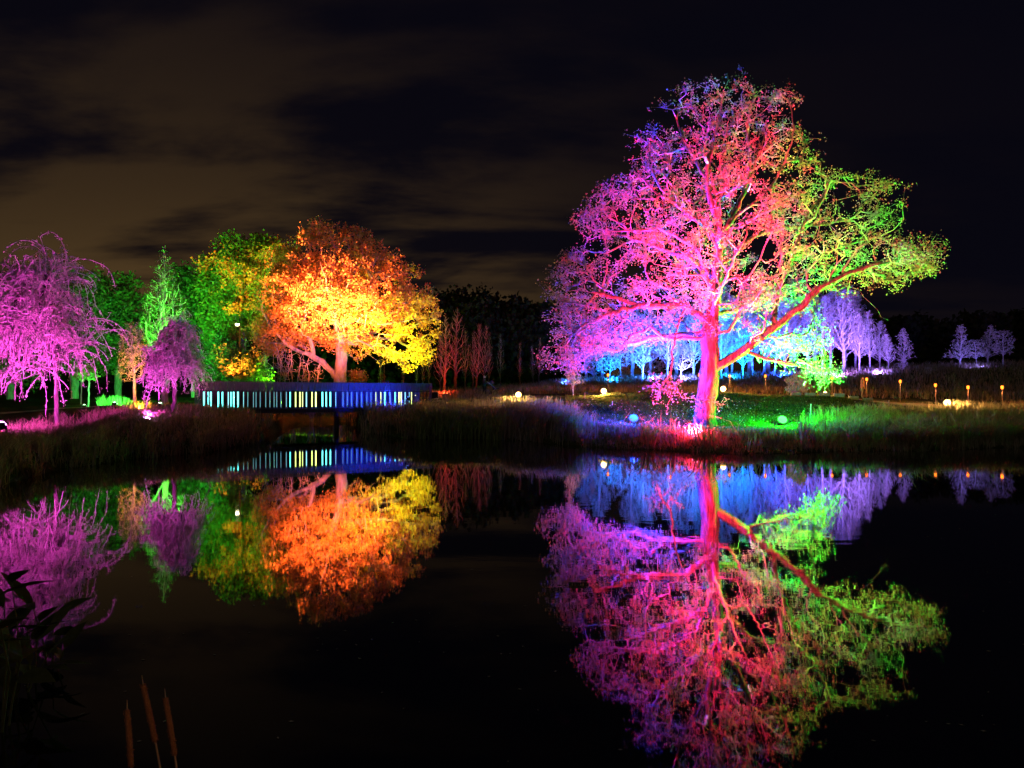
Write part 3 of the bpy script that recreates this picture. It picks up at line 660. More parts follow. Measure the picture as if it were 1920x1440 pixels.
leafy('leafy_tree', [(-60, 560), (-20, 530), (40, 540), (95, 560), (100, 650), (60, 720), (-30, 720)], 60, 20, 745, 35, 'dark tree half hidden behind the large violet weeping tree at the left edge', 700, GRL, 12, .28, .6, 5, 120, 1.1, group=BT, baser=.3)
# round bushes seen over the bridge rail
leafy('green_bush', [(385, 640), (420, 640), (470, 650), (500, 680), (505, 735), (385, 735), (375, 690)], 56, 440, 745, 36, 'bright green feathery bush above the left half of the footbridge', 900, CONL, 14, .22, .4, 3, 120, .8, baser=.12, minlen=.3)['category'] = 'bush'
leafy('green_bush', [(652, 706), (668, 694), (684, 702), (690, 735), (650, 735)], 51.5, 668, 740, 37, 'small yellow-green bush right of the orange tree trunk', 160, ORL, 12, .16, .3, 1, 30, .3, baser=.05, minlen=.2)['category'] = 'bush'
for i, (px, tp, wd, lab) in enumerate([(520, 655, 30, 'leftmost bare reddish shrub under the orange tree'), (550, 640, 34, 'middle bare reddish shrub of arching stems under the orange tree'), (585, 672, 24, 'bare reddish shrub nearest to the orange tree trunk')]):
    r = np.random.default_rng(50+i); T = Tree(r); x, y = gp(px, 47.5); b = Vector((x, y, hz(x, y)-.05)); T.add(np.array(b), -1, 0)
    for k in range(9):
        q = at(px+r.uniform(-wd, wd)*1.2, tp+r.uniform(0, 25), 47.5+r.uniform(-1, 1)); m = b.lerp(q, .45)+Vector((0, 0, .35)); T.limbpath([tuple(b), tuple(m), tuple(q)], .35, .04)
    T.attract(crown_points([(px-wd, tp), (px+wd, tp), (px+wd*1.2, 715), (px-wd*1.2, 715)], 47.5, 150, r, .9, 1.5), .2, .4, .05, .3, .8).radii(.011, 2.3, .05)
    T.limb = [0 if l < 0 else l for l in T.limb] if False else T.limb
    e = empty('bare_shrub', b, lab, 'shrub', 'bare shrubs behind the footbridge'); ms = T.meshes(); V = []; Fc = []
    for key in ms:
        if key >= 0:
            k0 = len(V); V += list(ms[key][0]); Fc += [tuple(q+k0 for q in f) for f in ms[key][1]]
    o = link('stems', mesh_np('stems', np.array(V)-np.array(b), Fc, True), BARK2, e)
    if -1 in ms: o = link('twigs', mesh_np('twigs', np.array(ms[-1][0])-np.array(b), ms[-1][1]), TWIG, e); o['kind'] = 'stuff'

# tall columnar tree: steep limbs
r = np.random.default_rng(61); CYD = 45.; T = Tree(r); x, y = gp(310, CYD); b = Vector((x, y, hz(x, y)-.1))
T.limbpath([tuple(b)]+pl3([(311, 690, CYD), (310, 620, CYD), (308, 540, CYD), (307, 460, CYD)]), .4, .03)
for k in range(13):
    a = r.uniform(0, 6.28); h0 = r.uniform(585, 690); w = r.uniform(20, 48); tp = 465+w*2.6+r.uniform(-10, 20)
    cx_p, dd = math.cos(a)*w, math.sin(a)*w*CYD/F
    T.limbpath(pl3([(310, h0, CYD), (310+cx_p*.65, h0-45, CYD+dd*.65), (310+cx_p*.9, (h0-45)*.5+tp*.5, CYD+dd*.9), (308+cx_p*.7, tp, CYD+dd*.7)]), .4, .04)
A = crown_points([(307, 455), (322, 490), (335, 525), (352, 570), (360, 620), (345, 660), (275, 660), (260, 610), (268, 560), (282, 520), (296, 480)], CYD, 800, r, .9, 1.9)
T.attract(A, .45, .4, .25, .5, 2, .05).radii(.014, 2.3, .2)
C = leaves_at(T, 5, .22, .03, r)
e = empty('columnar_tree', b, 'tall pointed columnar tree with steep green-lit branches', 'tree'); tree_objects(e, T, BARK2, PTWIG, b, leaves=(C, .12, CONL, .5))

# amber young tree
r = np.random.default_rng(62); T = Tree(r); AY = 33.; x, y = gp(254, AY); b = Vector((x, y, hz(x, y)-.05))
T.limbpath([tuple(b)]+pl3([(253, 735, AY), (251, 700, AY), (248, 660, AY), (244, 615, AY)]), .25, .012)
for q in [[(252, 712, AY), (235, 700, AY-.2), (222, 690, AY-.3)], [(251, 700, AY), (268, 680, AY), (276, 655, AY)], [(250, 680, AY), (232, 655, AY+.3), (225, 625, AY+.3)], [(249, 668, AY), (262, 640, AY-.4), (268, 615, AY-.5)], [(252, 715, AY), (262, 706, AY+.5), (275, 690, AY+.7)]]: T.limbpath(pl3(q), .2, .02)
A = crown_points([(238, 605), (262, 600), (278, 640), (282, 690), (262, 715), (232, 718), (218, 700), (222, 660), (225, 625)], AY, 420, r, .9, 1.2)
T.attract(A, .3, .25, .1, .4, 1.2, .08).radii(.008, 2.3, .075)
C = leaves_at(T, 4, .12, .02, r)
e = empty('amber_tree', b, 'small bare tree lit amber, between two violet weeping trees', 'tree'); tree_objects(e, T, BARK2, TWIG, b, leaves=(C, .07, WEEPL, .6))

# ------------------------------------------------------------------ weeping trees
WBARK = pri('dark_weeping_bark', (.16, .13, .12), (.06, .05, .05), 5, .9, .04, (2, 2, .4))
def weeping(px, pb, Y0, top, half, seed, label, ntw, nl, low, leaves_per=3, lean=0, left_bias=0, st=.2):
    r = np.random.default_rng(seed); T = Tree(r); x, y = gp(px, Y0); b = Vector((x, y, hz(x, y)-.08)); s_ = Y0/F
    H = (pb-top)*s_; hw = half*s_
    T.limbpath([tuple(b), tuple(b+Vector((lean*.1, 0, H*.33))), tuple(b+Vector((lean*.4, 0, H*.62))), tuple(b+Vector((lean*.9, 0, H*.86)))], .25, .02)
    tips = []
    for k in range(nl):
        a = 2*math.pi*k/nl + r.uniform(-.3, .3); hf = r.uniform(.62, 1.0); w = hw*r.uniform(.55, 1.0)*(1.55-hf*.75); h0 = H*r.uniform(.36, .66); hp = H*hf
        dxy = Vector((math.cos(a)+left_bias, math.sin(a)*.9, 0))
        p0 = b+Vector((lean*.5*h0/H, 0, h0))
        ptl = [p0, p0+dxy*w*.3+Vector((0, 0, (hp-h0)*.75)), p0+dxy*w*.62+Vector((0, 0, (hp-h0)*1.0)), p0+dxy*w*.9+Vector((0, 0, (hp-h0)*.55)), p0+dxy*w*1.05+Vector((0, 0, (hp-h0)*-.2))]
        T.limbpath([tuple(p) for p in ptl], .25, .045)
    for k in range(7):
        a = r.uniform(0, 6.28); h0 = H*r.uniform(.5, .75); hp = H*r.uniform(.85, 1.02); w = hw*r.uniform(.1, .55); dv = Vector((math.cos(a)*w+left_bias*w*.6, math.sin(a)*w, 0)); p0 = b+Vector((lean*.6, 0, h0))
        T.limbpath([tuple(p0), tuple(p0+dv*.45+Vector((0, 0, (hp-h0)*.6))), tuple(p0+dv+Vector((0, 0, hp-h0))), tuple(p0+dv*1.5+Vector((0, 0, (hp-h0)*.85)))], .22, .05)
    # side shoots that arch outwards
    cand = [i for i in range(len(T.P)) if T.limb[i] > 0]
    for k in range(nl*7):
        i = int(r.choice(cand)); p = T.P[i]; out = np.array([p[0]-b.x, p[1]-b.y, 0]); out /= np.linalg.norm(out)+.3
        d = out*r.uniform(.2, 1)+r.normal(0, .6, 3); d[2] = abs(d[2])*.7+.3; d /= np.linalg.norm(d); cur = i; v = d.copy(); q = p.copy(); n_ = int(r.integers(5, 10)); n_ = n_ if p[0] < b.x else (n_+1)//2
        for j in range(n_):
            q = q+v*st; v = v+np.array([0, 0, -.13])+r.normal(0, .07, 3); v /= np.linalg.norm(v); cur = T.add(q.copy(), cur, -1)
    cand = [i for i in range(len(T.P)) if (T.limb[i] != 0)]
    tw = []
    for k in range(ntw):
        i = int(r.choice(cand)); q = T.P[i].copy(); out = np.array([q[0]-b.x, q[1]-b.y, 0]); out /= np.linalg.norm(out)+.5
        v = out*r.uniform(0, .5)+r.normal(0, .4, 3)+np.array([0, 0, .3]); v /= np.linalg.norm(v); cur = i; floor = b.z+.12+low*r.uniform(0, 1)**1.5
        if r.uniform() < .35: floor = q[2]-r.uniform(.3, 1.6)
        if q[0] > b.x-.1: floor = q[2]-r.uniform(.1, 1.9); v += r.normal(0, .4, 3)+np.array([.1, 0, .35]); v /= np.linalg.norm(v)
        gr = -.17 if r.uniform() < .55 else -.03
        for j in range(int(r.integers(7, 26) if gr < -.1 else r.integers(4, 9))):
            q = q+v*st*.72; v = v*1.0+np.array([0, 0, gr])+r.normal(0, .10, 3)+out*.01; v /= np.linalg.norm(v)
            if q[2] < floor: break
            cur = T.add(q.copy(), cur, -1); tw.append(q.copy())
    T.radii(.012, 2.6, .085)
    C = np.array(tw); C = np.repeat(C, leaves_per, 0); C = C+r.normal(0, .05, C.shape); C = C[r.uniform(0, 1, len(C)) < .45]
    e = empty('weeping_tree', b, label, 'tree', 'weeping trees on the left bank')
    ms_thin = .012
    tree_objects(e, T, WBARK, PTWIG, b, leaves=None, thin=ms_thin)
    o = link('foliage', leaf_mesh('foliage', C-np.array(b), .085, r, .5, droop=(0, 0, -.8)), WEEPL, e); o['kind'] = 'stuff'
weeping(107, 808, 27.0, 497, 56, 71, 'large weeping tree in violet light at the left edge, its branches sweeping to the ground', 1000, 13, .9, 4, -.3, -.7, .16)
weeping(326, 786, 27.0, 603, 29, 72, 'smaller weeping tree in violet light beside the left end of the footbridge', 700, 11, .5, 4, .15, .08, .09)

# ------------------------------------------------------------------ lollipop trees and shrub bed, left lawn
for px, d, tp, rr_, lab in ((152, 44, 688, 12, 'left and dimmer of the two green ball-headed trees'), (166, 40, 685, 15, 'right and brighter of the two green ball-headed trees')):
    r = np.random.default_rng(px); x, y = gp(px, d); b = Vector((x, y, hz(x, y)-.05)); T = Tree(r); c = at(px, tp+rr_, d); s_ = rr_*d/F
    T.limbpath([tuple(b), tuple(b.lerp(c, .5)+Vector((.03, 0, 0))), tuple(c)], .2, .01)
    A = np.array(c)+rand_in(90, r)*np.array([s_*1.1, s_*1.1, s_*.95]); T.attract(A, .3, .2, 0, .3, .6).radii(.008, 2.3, .045)
    C = leaves_at(T, 16, .12, .02, r)
    e = empty('ball_tree', b, lab, 'tree', 'green ball-headed trees on the left lawn'); tree_objects(e, T, BARK2, TWIG, b, leaves=(C, .13, leafmat('ball_leaf', [(.15, .25, .06), (.25, .35, .1), (.35, .45, .15)], .4), .8))
flood('floodlight', fg(158, 38.2, .1), (gp(163, 40)[0], 40.5, 3.0), (.05, 1, .12), .5*K, (.4, 1, .4), 6, 'small green floodlight at the foot of the ball-headed trees', 'green floodlights on the left lawn', .2, 120)

def blades(name, X, Y, H, Wd, r, lean=.35, curve=.4, m=None, parent=None, z=None, wind=(0, 0)):
    n = len(X); Z = height(X, Y) if z is None else z
    a = r.uniform(0, 2*math.pi, n); ld = np.stack([np.cos(a), np.sin(a)], 1)*(r.uniform(0, 1, n)*lean*H)[:, None] + np.array(wind)*H[:, None]
    f = r.uniform(0, 2*math.pi, n); w = np.stack([np.cos(f), np.sin(f)], 1)*Wd[:, None]*.5
    V = np.zeros((n, 5, 3)); B = np.stack([X, Y], 1)
    m1 = B+ld*.35; t = B+ld*(1+curve)
    V[:, 0, :2] = B-w; V[:, 1, :2] = B+w; V[:, 2, :2] = m1+w*.8; V[:, 3, :2] = m1-w*.8; V[:, 4, :2] = t
    V[:, 0, 2] = V[:, 1, 2] = Z-.03; V[:, 2, 2] = V[:, 3, 2] = Z+H*.55; V[:, 4, 2] = Z+H*r.uniform(.8, 1, n)
    i = np.arange(n)*5
    tri = np.concatenate([np.stack([i, i+1, i+2], 1), np.stack([i, i+2, i+3], 1), np.stack([i+3, i+2, i+4], 1)])
    o = link(name, mesh_np(name, V.reshape(-1, 3), tri), m, parent)
    return tag(o, kind='stuff')
def scatter(n, px0, px1, s0, s1, r, clump=0, pw=1.0):
    """positions along the bank: s = metres inland of the waterline"""
    px = px0+(px1-px0)*np.clip(r.beta(1, 1, n)+r.normal(0, .035, n), -.06, 1.07); s = s0+(s1-s0)*r.uniform(0, 1, n)**pw
    if clump:
        nc = max(4, n//clump); cp = px0+(px1-px0)*(r.uniform(0, 1, nc)+r.normal(0, .045, nc)); cs = s0+(s1-s0)*r.uniform(0, 1, nc)**pw; k = r.integers(0, nc, n)
        px = cp[k]+r.normal(0, 6, n); s = cs[k]+r.normal(0, .16, n)
    Y = shore(px)+s; return (px-CX)/F*Y, Y
r = np.random.default_rng(81)
# glowing shrub bed
x = r.uniform(183, 248, 1500); d = r.uniform(40, 41.6, 1500); X, Y = (x-CX)/F*d, d; H = r.uniform(.2, .75, 1500)*(.45+.55*np.sin((x-183)/65*math.pi)); H = H*(1+.6*(np.abs(x-190) < 6))
o = blades('low_shrubs', X, Y, H, np.full(1500, .06), r, .35, .3, leafmat('shrub_leaf', [(.2, .35, .08), (.35, .5, .15), (.45, .6, .25)], .4))
tag(o, 'low spiky shrubs glowing bright green on the left lawn', 'shrubs')
# banks
RE = scatter(5200, 655, 1085, -.25, 4.6, r, 26, .9)
RE2 = scatter(3600, 690, 1085, 3.6, 9, r, 20)
Xr = np.r_[RE[0], RE2[0]]; Yr = np.r_[RE[1], RE2[1]]; H = r.uniform(.4, 1.0, len(Xr)); H[len(RE[0]):] *= .5
tag(blades('reeds', Xr, Yr, H, np.full(len(Xr), .035), r, .35, .5, REED), 'dry brown reeds along the far bank between the bridge and the oak', 'reeds')
RE = scatter(2600, 775, 925, -.3, 1.6, r, 45, .8); H = r.uniform(.5, 1.05, 2600)
tag(blades('iris_leaves', RE[0], RE[1], H, np.full(2600, .055), r, .35, .5, REEDG), 'yellow-green iris leaves at the water edge below the walking person', 'reeds')
RE = scatter(1500, 950, 1080, .2, 3, r, 14); H = r.uniform(.8, 1.4, 1500)
tag(blades('tall_reeds', RE[0], RE[1], H, np.full(1500, .035), r, .25, .6, REED, wind=(.12, 0)), 'tallest bluish reeds on the far bank, left of the blue floodlight', 'reeds')
# left bank, dark
a1 = scatter(10000, -60, 480, -.2, 4.5, r, 22); H = r.uniform(.15, .65, 10000)
tag(blades('bank_grass', a1[0], a1[1], H, np.full(10000, .026), r, .6, .7, REED), 'dark rough grass overhanging the water on the left bank', 'grass')
a1 = scatter(7000, -60, 470, 4.0, 12, r, 20); H = r.uniform(.2, .6, 7000)
tag(blades('rough_grass', a1[0], a1[1], H, np.full(7000, .03), r, .5, .5, REED), 'dry rough grass around the weeping trees', 'grass')
# rough edge under the oak
a1 = scatter(11000, 1085, 1560, -.1, 4.2, r, 20, .8); H = r.uniform(.06, .34, 11000)*np.interp(a1[1]-shore(CX+F*a1[0]/a1[1]), [0, 1.6], [.45, 1])
tag(blades('edge_grass', a1[0], a1[1], H, np.full(11000, .025), r, .45, .5, REED), 'tangled dry grass on the water edge in front of the oak', 'grass')
# lawn
px = r.uniform(1060, 1600, 60000); d = 24+17*r.uniform(0, 1, 60000)**.85; H = r.uniform(.03, .10, 60000)
tag(blades('lawn_grass', (px-CX)/F*d, d, H, np.full(60000, .02), r, .6, .5, GRASS), 'short lawn grass under and behind the oak', 'grass')
# right bank, taller
a1 = scatter(20000, 1540, 2050, -.25, 9.5, r, 24); H = r.uniform(.2, .8, 20000)*np.interp(a1[1]-shore(CX+F*a1[0]/a1[1]), [0, 2.5], [.5, 1])
tag(blades('meadow_grass', a1[0], a1[1], H, np.full(20000, .026), r, .4, .6, REED), 'tall dry meadow grass on the right bank', 'grass')
# tussocks at the right water edge
cpx = r.uniform(1680, 1930, 14); X = []; Y = []; LX = []
tz = []
for c in cpx:
    ys = shore(c)+r.uniform(.1, 1.5); n_ = 170; X.append((c-CX)/F*ys+r.normal(0, .12, n_)); Y.append(ys+r.normal(0, .12, n_))
X = np.concatenate(X); Y = np.concatenate(Y)
tag(blades('grass_tussocks', X, Y, r.uniform(.5, 1.0, len(X)), np.full(len(X), .022), r, .85, .8, REED), 'arching grass tussocks at the right water edge', 'grass')
# slope beyond the path
px = r.uniform(830, 2000, 26000); d = r.uniform(42, 72, 26000); H = r.uniform(.2, .7, 26000)
tag(blades('slope_grass', (px-CX)/F*d, d, H, np.full(26000, .05), r, .45, .5, REED), 'rough grass on the slope beyond the path', 'grass')
px = r.uniform(400, 860, 9000); d = r.uniform(50, 62, 9000); H = r.uniform(.2, .7, 9000)
tag(blades('far_bank_grass', (px-CX)/F*d, d, H, np.full(9000, .05), r, .45, .5, REED), 'rough grass behind the footbridge', 'grass')

# ------------------------------------------------------------------ bare young trees: one of each kind, then copies
def bare_proto(seed, H, wid, nA, kind, tip=.017, leaves=0, bark=BIRCHB, lsize=.12):
    r = np.random.default_rng(seed); T = Tree(r)
    k = r.uniform(-.25, .25); T.limbpath([(0, 0, -.1), (k*.3, 0, H*.3), (k*.7, .1, H*.6), (k, 0, H*.97)], .4, .02)
    if kind == 'up':     # steep feathery crown
        h = r.uniform(.22, 1, nA)**.8; w = wid*(1-np.abs(h-.5)*1.45).clip(.06)*r.uniform(.15, 1, nA)
    elif kind == 'cone': 
        h = r.uniform(.25, 1, nA); w = wid*(1.05-h)*r.uniform(.3, 1.1, nA)
    else:
        h = r.uniform(.35, 1, nA); w = wid*np.sqrt((1-((h-.66)/.36)**2).clip(0.02))*r.uniform(.1, 1, nA)**.5
    a = r.uniform(0, 6.28, nA); A = np.stack([np.cos(a)*w+k*h, np.sin(a)*w, h*H], 1)
    T.attract(A, .75 if kind != 'round' else .45, .45, .18, .3, H*.12, .05).radii(tip, 2.5, H*.0125)
    C = leaves_at(T, leaves, .2, tip*1.8, r) if leaves else None
    return T, C, bark, lsize
def build_proto(name, loc, spec, label, cat, group):
    T, C, bark, ls = spec; e = empty(name, loc, label, cat, group); ms = T.meshes(thin=.05)
    link('trunk', mesh_np('trunk', ms[0][0], ms[0][1], True), bark, e)
    o = link('branches', mesh_np('branches', ms[-1][0], ms[-1][1]), PTWIG if bark is BIRCHB else TWIG, e); o['kind'] = 'stuff'
    if C is not None: o = link('foliage', leaf_mesh('foliage', C, ls, T.r, .7), BIL, e); o['kind'] = 'stuff'
    return e
def copy_thing(src, loc, label, group, rz, sc):
    c = src.copy(); COL.objects.link(c); c.location = loc; c.rotation_euler = (0, 0, rz); c.scale = sc if hasattr(sc, '__len__') else (sc, sc, sc)
    c['label'] = label
    if group: c['group'] = group
    for ch in src.children:
        k = ch.copy(); COL.objects.link(k); k.parent = c
    return c
specs = {'up': [bare_proto(100+i, 10, 1.7+.3*(i % 3), 330, 'up', leaves=9, lsize=.10) for i in range(5)],
         'cone': [bare_proto(110+i, 5, 1.5, 190, 'cone', .014, 4) for i in range(3)],
         'round': [bare_proto(120+i, 5, 1.5, 170, 'round', .013, 6) for i in range(3)],
         'red': [bare_proto(130+i, 11, 1.5, 240, 'up', .013, bark=WBARK) for i in range(2)]}
built = {}
def bare(kind, px, d, Hpx, label, group, wscale=1.0, name='birch_tree', i=None):
    x, y = gp(px, d); z = hz(x, y); Hpx = Hpx*(1.18 if px < 1500 and kind == 'up' and px > 1090 else 1)
    ii = (random.randrange(len(specs[kind]))) if i is None else i
    H = {'up': 10, 'cone': 5, 'round': 5, 'red': 11}[kind]; hh = Hpx*d/F; sc = hh/H
    key = (kind, ii)
    if key not in built:
        e = build_proto(name, (x, y, z), specs[kind][ii], label, 'tree', group); built[key] = e
        e.scale = (sc*wscale, sc*wscale, sc); e.rotation_euler = (random.uniform(-.04, .04), random.uniform(-.04, .04), random.uniform(0, 6.28)); return e
    c = copy_thing(built[key], (x, y, z), label, group, random.uniform(0, 6.28), (sc*wscale*random.uniform(.8, 1.2), sc*wscale, sc)); c.rotation_euler[0] = random.uniform(-.05, .05); c.rotation_euler[1] = random.uniform(-.05, .05); c.name = name; return c
ORD = ['first', 'second', 'third', 'fourth', 'fifth', 'sixth', 'seventh', 'eighth', 'ninth', 'tenth', 'eleventh', 'twelfth']
G1 = 'blue-lit young trees left of the oak trunk'
lab1 = ['slim blue-lit tree with a white trunk, leftmost of the grove behind the oak', 'ragged cyan-lit young tree, second of the grove from the left', 'blue-lit young tree, third of the grove from the left', 'bushy cyan tree with low side branches, fourth of the grove from the left',
        'pale blue tree, fifth of the grove from the left', 'pale tree seen through the low oak leaves, sixth of the grove from the left', 'whitish tree behind the long hanging oak branch', 'pale violet tree right of the hanging oak branch', 'pale violet tree close behind the left side of the oak trunk']
for k, (px, d, hp, kd, ws) in enumerate([(1114, 58, 82, 'cone', 1.5), (1143, 60, 62, 'round', 1.0), (1163, 63, 74, 'round', 1.3), (1172, 56, 50, 'cone', 1.3), (1205, 60, 100, 'up', 1.2), (1228, 57, 60, 'round', 1.5), (1252, 62, 110, 'up', 1.2), (1277, 58, 66, 'round', 1.4), (1300, 62, 112, 'up', 1.2)]):
    bare(kd, px, d, hp, lab1[k], G1, ws, 'young_tree')
G2 = 'blue-lit young trees right of the oak trunk'
for k, (px, d, hp, kd) in enumerate([(1352, 62, 110, 'up'), (1372, 66, 125, 'up'), (1393, 60, 92, 'up'), (1412, 64, 118, 'up'), (1432, 66, 126, 'up'), (1452, 61, 100, 'round'), (1472, 64, 122, 'up'), (1492, 66, 120, 'up')]):
    bare(kd, px, d, hp, f'{ORD[k]} blue-lit tree right of the oak trunk, seen through its lower leaves', G2, 1.1, 'young_tree')
G3 = 'lilac-lit birches right of the oak'
for k, (px, d, hp, ws) in enumerate([(1514, 64, 135, 1.1), (1540, 63, 148, 1.2), (1556, 66, 156, 1.2), (1582, 62, 158, 1.35), (1605, 66, 150, 1.2), (1612, 61, 112, 1.1), (1632, 62, 115, 1.1), (1650, 64, 92, 1.2), (1667, 62, 70, 1.2)]):
    bare('up', px, d, hp, f'{ORD[k]} lilac-lit birch counted from the oak towards the dark right side', G3, ws)
bare('cone', 1695, 64, 76, 'last lilac tree of the grove, a bare cone standing slightly apart', G3, 1.3, 'young_tree')
# a second row, dimmer, behind
for k, (px, d, hp) in enumerate([(1100, 70, 95), (1130, 67, 110), (1186, 68, 125), (1220, 67, 118), (1268, 68, 130), (1330, 68, 135), (1362, 69, 150), (1404, 70, 145), (1440, 69, 140), (1482, 70, 150), (1528, 72, 160), (1584, 73, 160)]):
    bare('up', px, d, hp, f'{ORD[k]} hazy violet birch of the rear row of the grove, counted from the left', 'rear row of the lit grove', 1.75)
G4 = 'young trees on the right-hand slope'
bare('cone', 1800, 66, 78, 'leftmost bare tree of four dim violet ones on the dark slope', G4, 1.4, 'young_tree')
bare('round', 1832, 66, 52, 'smallest bushy tree of four dim violet ones on the dark slope', G4, 1.3, 'young_tree')
bare('cone', 1852, 69, 74, 'third from left of four dim violet trees on the dark slope', G4, 1.5, 'young_tree')
bare('round', 1881, 66, 68, 'rightmost of four dim violet trees on the dark slope', G4, .9, 'young_tree')
# pink sapling by the path
c = bare('cone', 1075, 39.5, 92, 'slim pink-lit sapling by the path at the left foot of the oak crown', None, 1.2, 'sapling')
c = bare('round', 1740, 56, 20, 'tiny pale shrub alone on the dark slope', None, 1.2, 'small_shrub'); c['category'] = 'shrub'
c = bare('round', 1692, 60, 26, 'small forked bare shrub right of the lilac grove', None, 1.2, 'small_shrub'); c['category'] = 'shrub'
G5 = 'tall bare birches in red light'
for k, (px, d, hp, ws) in enumerate([(826, 58, 118, 1.2), (833, 54, 150, 1.3), (853, 57, 165, 1.3), (872, 62, 120, .9), (887, 60, 120, .9), (893, 57, 135, 1.0), (907, 59, 128, .9), (916, 62, 112, .8), (938, 66, 105, .8)]):
    bare('red', px, d, hp, f'{ORD[k]} tall bare birch in dim red light, counted from the orange tree', G5, ws)
for k, (px, d, hp) in enumerate([(712, 60, 80), (720, 57, 60), (755, 60, 70), (782, 64, 85), (792, 62, 95), (804, 63, 100)]):
    bare('red', px, d, hp, f'{ORD[k]} thin trunk in the dark under the right side of the orange crown', 'thin trunks under the orange crown', .6)
for k, (px, d, hp) in enumerate([(975, 60, 90), (1000, 64, 80), (1010, 60, 95)]):
    bare('red', px, d, hp, f'{ORD[k]} faint bare trunk in the dark between the two big trees', 'faint trunks in the central dark', .8)

# pale pink bush in leaf by the path
r = np.random.default_rng(91)
leafy('pale_bush', [(1478, 722), (1484, 702), (1500, 697), (1514, 706), (1518, 728), (1500, 738), (1482, 736)], 39.6, 1498, 748, 92, 'pale pinkish-white bush beside the path right of the oak', 130, BIL, 12, .11, .2, .7, 30, .25, baser=.03, minlen=.15)['category'] = 'bush'

# ------------------------------------------------------------------ far dark wood: one mass
r = np.random.default_rng(95)
px = np.r_[r.uniform(640, 1120, 150), r.uniform(-250, 640, 80), r.uniform(1500, 2300, 110)]
C = []; Vt = MB()
for p in px:
    d = r.uniform(88, 125); x, y = gp(p, d); g = hz(x, y)
    topy = np.interp(p, [-300, 300, 640, 800, 900, 1000, 1150, 1500, 1900, 2300], [560, 560, 560, 536, 528, 556, 565, 590, 575, 560])
    H = (HY-topy)/F*d + CH - g; H *= r.uniform(.72, 1.0); w = H*.23
    n_ = 420; v = rand_in(n_, r); C.append(np.array([x, y, g+H*.62])+v*np.array([w, w, H*.38])); v = rand_in(120, r); C.append(np.array([x, y-2, g+H*.18])+v*np.array([w*1.3, w, H*.2]))
    Vt.tube([(x, y, g-.2), (x+r.normal(0, .2), y, g+H*.8)], [.16, .05], 5)
C = np.concatenate(C)
o = link('far_wood', leaf_mesh('far_wood', C, .75, r, .8), DARKW); tag(o, 'dark wood closing the view behind the garden', 'wood', kind='stuff')
o2 = Vt.obj('wood_trunks', pri('dark_bark', (.022, .02, .018)), o); o2['kind'] = 'stuff'

# ------------------------------------------------------------------ FOOTBRIDGE
P0 = Vector((-16.25, 35.5, 0)); P1 = Vector((-5.16, 42.6, 0)); D = (P1-P0); BL = D.length; D.normalize(); NB = Vector((D.y, -D.x, 0))  # NB points to the camera side
rb = math.atan2(D.y, D.x)
br = empty('footbridge', P0, 'long dark timber footbridge with glowing white slots across the inlet', 'bridge')
def bp(t, off, z): return D*t + NB*off + Vector((0, 0, z))     # local to the bridge
ZT, ZM, ZB = 2.60, 2.14, 1.20
MB().box(bp(BL/2, -.9, 1.10), (BL, 1.86, .10), rb).obj('deck', WOODB, br)
MB().box(bp(BL/2, .10, 1.06), (BL, .14, .24), rb).obj('beam', WOODD, br)
MB().box(bp(BL/2, -1.9, 1.06), (BL, .14, .24), rb).obj('beam', WOODD, br)
MB().box(bp(BL/2, .0, 2.62), (BL, .12, .045), rb).obj('handrail', WOODB, br)
MB().box(bp(BL/2, -1.8, 2.62), (BL, .12, .045), rb).obj('handrail', WOODB, br)
MB().box(bp(BL/2, -.03, ZM), (BL, .05, .06), rb).obj('rail', WOODD, br)
def t_of(px):
    k = (px-CX)/F; # (P0.x+D.x t) = k (P0.y + D.y t)
    return (k*P0.y-P0.x)/(D.x-k*D.y)
crop = lambda X: 360+X/3.84
T_L = [(87, 3), (118, 2), (137, 3), (190, 3), (220, 2.4), (262, 1.2), (281, 2.2), (301, 3), (332, 3), (372, .9), (403, .35), (443, .35), (462, .35), (492, .35), (532, .35), (562, .35), (592, .35), (611, .35), (641, .35), (680, .6), (708, 2), (747, -2), (778, -2), (797, -1.4), (825, 1.6), (865, -2), (892, -3), (940, 3), (967, 3), (997, 3), (1036, .8),
       (1088, .3), (1120, .3), (1150, .35), (1188, .3), (1222, .35), (1260, .3), (1290, .3), (1325, -1), (1361, -1.4), (1390, 3), (1427, .8), (1464, 2.4), (1492, -2), (1508, -2), (1536, 1.3), (1566, .8), (1582, -1.4), (1610, 0), (1632, 0), (1654, 0), (1676, 0)]
tubes = [(t_of(crop(X)), s_) for X, s_ in T_L]
tubes = [q for q in tubes if .1 < q[0] < BL-.1]
EM = {}
def tube_mat(s_):
    k = round(s_, 2)
    if k not in EM:
        c = (.10, .78, .70) if s_ > 1.9 else ((.62, .8, .16) if s_ < 0 else (.22, .62, .66))
        EM[k] = emat('light_tube', c, {True: .35*abs(s_)/.35}[True] if abs(s_) < 1 else abs(s_)*1.0)
    return EM[k]
prev = 0.04; random.seed(3)
for t, s_ in tubes + [(BL-.03, None)]:
    blue_part = t > t_of(632)
    gap = .075 if not blue_part else .12
    a, b_ = prev, t-gap/2
    if b_-a > .03:
        wd = b_-a
        n_ = max(1, int(round(wd/.26)))
        for q in range(n_):
            w_ = wd/n_; gl = .006 if not blue_part else .05
            MB().box(bp(a+(q+.5)*w_, random.uniform(-.004, .004), (ZM+ZB)/2-.01), (w_-gl, .028, ZM-ZB), rb).obj('board', WOODD, br)
    if s_:
        w_ = .010+.008*min(3, abs(s_)) if abs(s_) >= 1 else .014
        MB().tube([bp(t, -.03, ZB+.06), bp(t, -.03, ZM-.05)], w_, 7).obj('light_tube', tube_mat(s_), br)
    prev = t+gap/2
